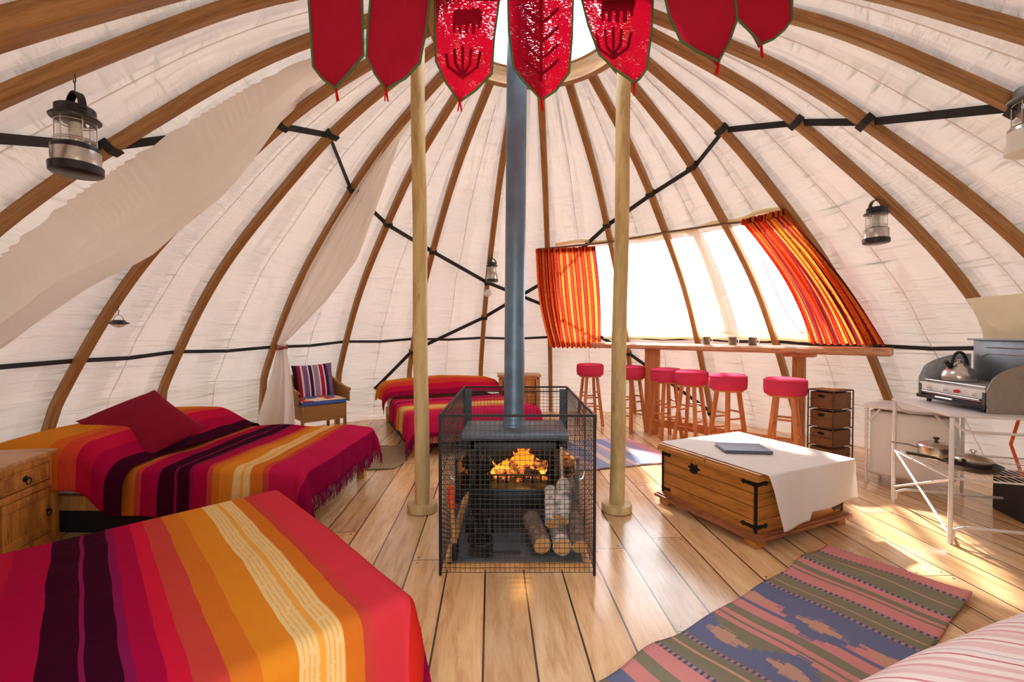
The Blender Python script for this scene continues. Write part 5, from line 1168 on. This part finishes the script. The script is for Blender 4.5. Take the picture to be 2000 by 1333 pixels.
# ------------------------------------------------------------------ lanterns
def lantern(lab, loc, s=1.0, rz=0, base=BLACK, hook=.06, pale=False):
    """hangs from its origin"""
    t = thing('lantern', lab, 'lantern', loc, rz, 'hanging camping lanterns'); t.scale = (s, s, s)
    H0 = -.255 - hook
    capm = STEEL if pale else BLACK; basem = WHITEP if pale == 2 else BLACK
    m = MB(); m.lathe([(0, 0), (.060, 0), (.066, .005), (.067, .028), (.060, .032), (0, .032)], (0, 0, H0), 32); b = m.build('base', basem, t, ws=False)
    m = MB(); m.lathe([(.060, .032), (.0605, .034), (.0605, .072), (.060, .074)], (0, 0, H0), 32); m.build('steel_band', STEEL if pale != 2 else WHITEP, t, ws=False)
    m = MB(); m.lathe([(.061, .073), (.060, .084), (.050, .092), (.045, .094), (0, .094)], (0, 0, H0), 32); m.build('shoulder', capm, t, ws=False)
    m = MB(); m.lathe([(.042, .094), (.044, .10), (.044, .165), (.041, .172)], (0, 0, H0), 28); m.build('globe', GLOBE, t, ws=False)
    m = MB(); m.lathe([(0, .095), (.016, .095), (.016, .16), (0, .16)], (0, 0, H0), 16); m.build('bulb_column', WHITEP, t, ws=False)
    m = MB()
    for z in (.100, .106, .160): m.tube([(.050 * math.cos(a), .050 * math.sin(a), H0 + z) for a in [i * math.pi / 12 for i in range(24)]], .0016, 5, close=True)
    for i in range(6): a = i * math.pi / 3; m.tube([(.050 * math.cos(a), .050 * math.sin(a), H0 + .094), (.050 * math.cos(a), .050 * math.sin(a), H0 + .170)], .0016, 5)
    m.build('wire_guard', STEEL, t, ws=False)
    m = MB(); m.lathe([(.062, .170), (.064, .174), (.056, .182), (.050, .186), (.050, .206), (.046, .210), (0, .212)], (0, 0, H0), 32); m.build('cap', BLACK if pale != 2 else GREYM, t, ws=False)
    m = MB(); m.sweep([(.052 * math.cos(a), 0, H0 + .196 + .060 * math.sin(a)) for a in [i * math.pi / 14 for i in range(15)]], [(-.010, -.002), (.010, -.002), (.010, .002), (-.010, .002)], ups=[(math.cos(a), 0, math.sin(a)) for a in [i * math.pi / 14 for i in range(15)]]); m.build('handle', BLACK, t, ws=False)
    m = MB(); m.tube([(0, 0, 0), (-.004, 0, -.012), (-.008, 0, -.022), (0, 0, -.030), (.009, 0, -.024), (.008, 0, -.016)], .0016, 5); m.tube([(0, 0, -.028), (.0, 0, -hook + .004), (.006, 0, -hook - .002), (.004, 0, -hook + .008)], .0016, 5); m.build('hook', IRON, t, ws=False)
    return t
lantern('black lantern with steel band hanging at upper left from a bent rib', U(156, 150, 1.80), 1.26, R(152))
lantern('steel and black lantern hanging from a rib to the right of the window', U(1708, 376, 3.30), 1.24, R(15), pale=1, hook=.05)
lantern('pale lantern cut off by the right picture edge', U(2010, 112, 2.02), 1.38, R(70), pale=2)
lantern('small lantern with black base hanging on the rib left of the flue', U(961, 502, 5.62), 1.15, R(30), pale=1, hook=.02)
# disc lamp hanging from rib C
dl = thing('disc_lamp', 'small round black rimmed lamp with white lens hanging at the left', 'lamp', U(232, 598, 3.26)); c = U(232, 638, 3.26)
m = MB(); m.lathe([(0, .006), (.040, .012), (.064, .022), (.066, .026), (.045, .034), (.036, .046), (0, .048)], c, 28); m.build('rim', BLACK, dl)
m = MB(); m.lathe([(0, -.008), (.02, -.005), (.036, .004), (.040, .012), (0, .012)], c, 24); m.build('lens', WHITEP, dl)
m = MB(); m.tube([c + Vector((.036 * math.cos(a), 0, .045 + .038 * math.sin(a))) for a in [i * math.pi / 10 for i in range(11)]], .0018, 5); m.tube([c + Vector(q) for q in ((0, 0, .083), (0, 0, .10), (.008, 0, .108), (0, 0, .118), (-.008, 0, .128), (0, 0, .136), (.0, 0, .15))], .0025, 6); m.build('hook', IRON, dl)
al_ = ribpt('H', 1.78, -.045); m = MB(); dlt = Matrix.Translation(U(953, 573, al_.y - .02)) @ Matrix.Rotation(R(72), 4, 'X'); m.lathe([(0, -.012), (.048, -.012), (.052, -.004), (.050, .012), (.040, .022), (0, .024)], (0, 0, 0), 28, dlt)
am = thing('alarm', 'round white alarm fixed to the rib left of the flue', 'alarm', dlt.translation); m.build('housing', WHITEP, am); m = MB(); m.box((0, -.03, .023), (.022, .005, .004), M=dlt); m.build('slot', BLACK, am)
# ------------------------------------------------------------------ bunting
k = NT('red_gauze'); uv = k.coord('UV'); x, y, z = k.sep(uv)
n1 = k.noise(k.coord('UV', (70, 260, 1)), 1, 4, .7, .4); n2 = k.noise(k.coord('UV', (14, 14, 1)), 1, 3)
sg = k.noise(k.coord('UV', (1200, 1200, 1)), 1, 1)
col = k.mix(n1, lin((140, 8, 36)), lin((186, 22, 52)))
k.fin(col, .9, 0, k.bump(n1, .4, .004), .05)
tr = k.a('ShaderNodeBsdfTranslucent'); tr.inputs[0].default_value = lin((190, 10, 40)); mt = k.a('ShaderNodeMixShader'); mt.inputs[0].default_value = .2; k.l(k.p.outputs[0], mt.inputs[1]); k.l(tr.outputs[0], mt.inputs[2])
hole = k.math('GREATER_THAN', k.math('ADD', k.math('MULTIPLY', n1, .8), k.math('MULTIPLY', n2, .3)), .66); tp2 = k.a('ShaderNodeBsdfTransparent'); mh = k.a('ShaderNodeMixShader'); k.l(hole, mh.inputs[0]); k.l(mt.outputs[0], mh.inputs[1]); k.l(tp2.outputs[0], mh.inputs[2]); k.l(mh.outputs[0], k.out.inputs[0]); GAUZE = k.m
COTTON = cloth('red_cotton', (186, 30, 58), .22, .12, wr=.15)
REDB = cloth('red_band', (170, 16, 44), .2, .1); APP = cloth('red_applique', (150, 12, 40), .06, .1); GRN = cloth('green_trim', (92, 128, 84), .1, .06); TAS = cloth('red_tassel', (226, 24, 26), .2, .05)
BD = 2.0
bu = thing('door_hanging', 'red scalloped fabric pelmet with green edging hanging below the crown', 'bunting', U(1055, -60, BD))
flags = [ # left edge, right edge (px), tip
 ([(604, -60), (609, 0), (612, 70), (617, 138), (634, 160)], [(708, -60), (713, 0), (714, 60), (715, 117), (690, 150)], (661, 181), .0, 0),
 ([(732, -60), (728, 0), (722, 60), (718, 115), (734, 148)], [(848, -60), (844, 0), (834, 70), (823, 132), (795, 160)], (757, 181), -.03, 0),
 ([(850, -60), (852, 0), (851, 70), (853, 125), (872, 165)], [(978, -60), (976, 5), (966, 80), (961, 148), (932, 178)], (899, 201), .02, 1),
 ([(990, -60), (992, 5), (994, 70), (1003, 140), (1025, 168)], [(1122, -60), (1118, 0), (1116, 80), (1111, 145), (1085, 180)], (1056, 199), -.01, 2),
 ([(1122, -60), (1131, 0), (1146, 60), (1167, 115), (1195, 142)], [(1272, -60), (1271, 0), (1269, 70), (1260, 140), (1248, 158)], (1235, 170), .03, 1),
 ([(1286, -60), (1291, 0), (1302, 45), (1323, 90), (1355, 112)], [(1424, -60), (1427, 0), (1431, 50), (1416, 95), (1404, 115)], (1396, 131), -.03, 0),
 ([(1424, -60), (1421, 0), (1421, 20), (1430, 42), (1452, 68)], [(1530, -60), (1534, 0), (1536, 50), (1520, 72), (1500, 88)], (1479, 98), .02, 0)]
def lerp2(L, u):
    x = u * (len(L) - 1); i = min(int(x), len(L) - 2); f_ = x - i; return tuple(a + (b - a) * f_ for a, b in zip(L[i], L[i + 1]))
for fi, (le, re_, tip, dy, motif) in enumerate(flags):
    Lp = le + [tip]; Rp = re_ + [tip]
    def ffn(u, v, Lp=Lp, Rp=Rp, dy=dy, fi=fi):
        vv = v; a = lerp2(Lp, vv); b = lerp2(Rp, vv); u2 = u
        if v > .999: a = (a[0] - 1.5, a[1]); b = (b[0] + 1.5, b[1])
        x_ = a[0] + (b[0] - a[0]) * u2; y_ = a[1] + (b[1] - a[1]) * u2
        return U(x_, y_, BD + dy) + Vector((0, .012 * math.sin(u * 5 + fi) * (.3 + v) + .008 * noise.noise(Vector((u * 3, v * 4, fi))), 0))
    m = MB(); m.grid(ffn, 30, 50, uvf=lambda u, v, fi=fi: (fi * .5 + u * .28, v * .6)); pe = m.build('pennant', GAUZE if motif else COTTON, bu)
    m = MB(); m.tube([ffn(0, i / 30) + Vector((0, -.002, 0)) for i in range(31)], .0052, 6); m.tube([ffn(1, i / 30) + Vector((0, -.002, 0)) for i in range(31)], .0052, 6); m.build('green_edging', GRN, pe)
    tpp = U(tip[0], tip[1], BD + dy); m = MB()
    m.tube([tpp + Vector((0, -.004, .012)), tpp + Vector((.002, -.004, -.015)), tpp + Vector((.004 + .006 * math.sin(fi), -.004, -.052))], .0055, 6, taper=[.9, 1, .6]); m.tube([tpp + Vector((0, -.004, .0)), tpp + Vector((.008 * math.cos(fi * 2), -.004, -.03)), tpp + Vector((.012 * math.cos(fi * 2), -.004, -.05))], .003, 5); m.build('tassel', TAS, pe)
    if motif:
        def place(px_, py_, off=-.004, dy=dy): return U(px_, py_, BD + dy + off)
        m = MB()
        if motif == 1:
            cx, cy = (915, 48) if fi == 2 else (1205, 22)
            sc = 1.0 if fi == 2 else 1.15
            el = [(-28, -14), (-22, -20), (-6, -21), (4, -18), (10, -23), (22, -22), (27, -16), (28, -4), (25, 6), (24, 16), (20, 17), (19, 8), (15, 6), (14, 26), (8, 26), (7, 8), (2, 8), (1, 26), (-5, 26), (-6, 8), (-11, 8), (-12, 26), (-18, 26), (-19, 8), (-23, 10), (-24, 24), (-29, 24), (-29, 4)]
            vs = [m.bm.verts.new(place(cx + q[0] * sc, cy + q[1] * sc)) for q in el]; m.bm.faces.new(vs)
            bx_ = cx - 10; by_ = cy + 105 if fi == 2 else cy + 95
            stems = [[(bx_, by_), (bx_, by_ - 55)], [(bx_, by_), (bx_ + 14, by_ - 22), (bx_ + 16, by_ - 50)], [(bx_, by_), (bx_ - 14, by_ - 22), (bx_ - 16, by_ - 50)], [(bx_, by_ + 4), (bx_ + 28, by_ - 16), (bx_ + 34, by_ - 44)], [(bx_, by_ + 4), (bx_ - 28, by_ - 16), (bx_ - 32, by_ - 40)]]
        else:
            bx_, by_ = 1056, 165
            stems = [[(bx_, by_), (bx_, 10)]]
            for q in (40, 75, 108, 138): stems += [[(bx_, q + 14), (bx_ + 16, q + 2), (bx_ + 33, q - 14)], [(bx_, q + 14), (bx_ - 14, q + 2), (bx_ - 30, q - 12)]]
        for st_ in stems: m.tube([place(*q) for q in st_], .0062, 4)
        m.build('applique', APP, pe, smooth=False, solid=.001)
m = MB()
def band(u, v):
    px_ = 598 + 945 * u; sag = 16 * math.sin(math.pi * u) ; y_ = -58 + sag + (52 if True else 0) * v
    return U(px_, y_ - 8 * (1 - math.sin(math.pi * u)), BD - .006) + Vector((0, .01 * math.sin(u * 22), 0))
m.grid(band, 90, 6); m.build('top_band', REDB, bu, solid=.004)
m = MB(); e0 = U(598, -58, BD); e1 = U(1543, -58, BD)
def upto(p, n):    # point on rib n nearest in height to where a cord would reach
    return ribpt(n, 2.86, -.03)
m.tube([ribpt('A', 2.95, -.03), e0], .003, 6); m.tube([e1, ribpt('P', 2.95, -.03)], .003, 6); m.build('hanging_cord', GRN, bu)
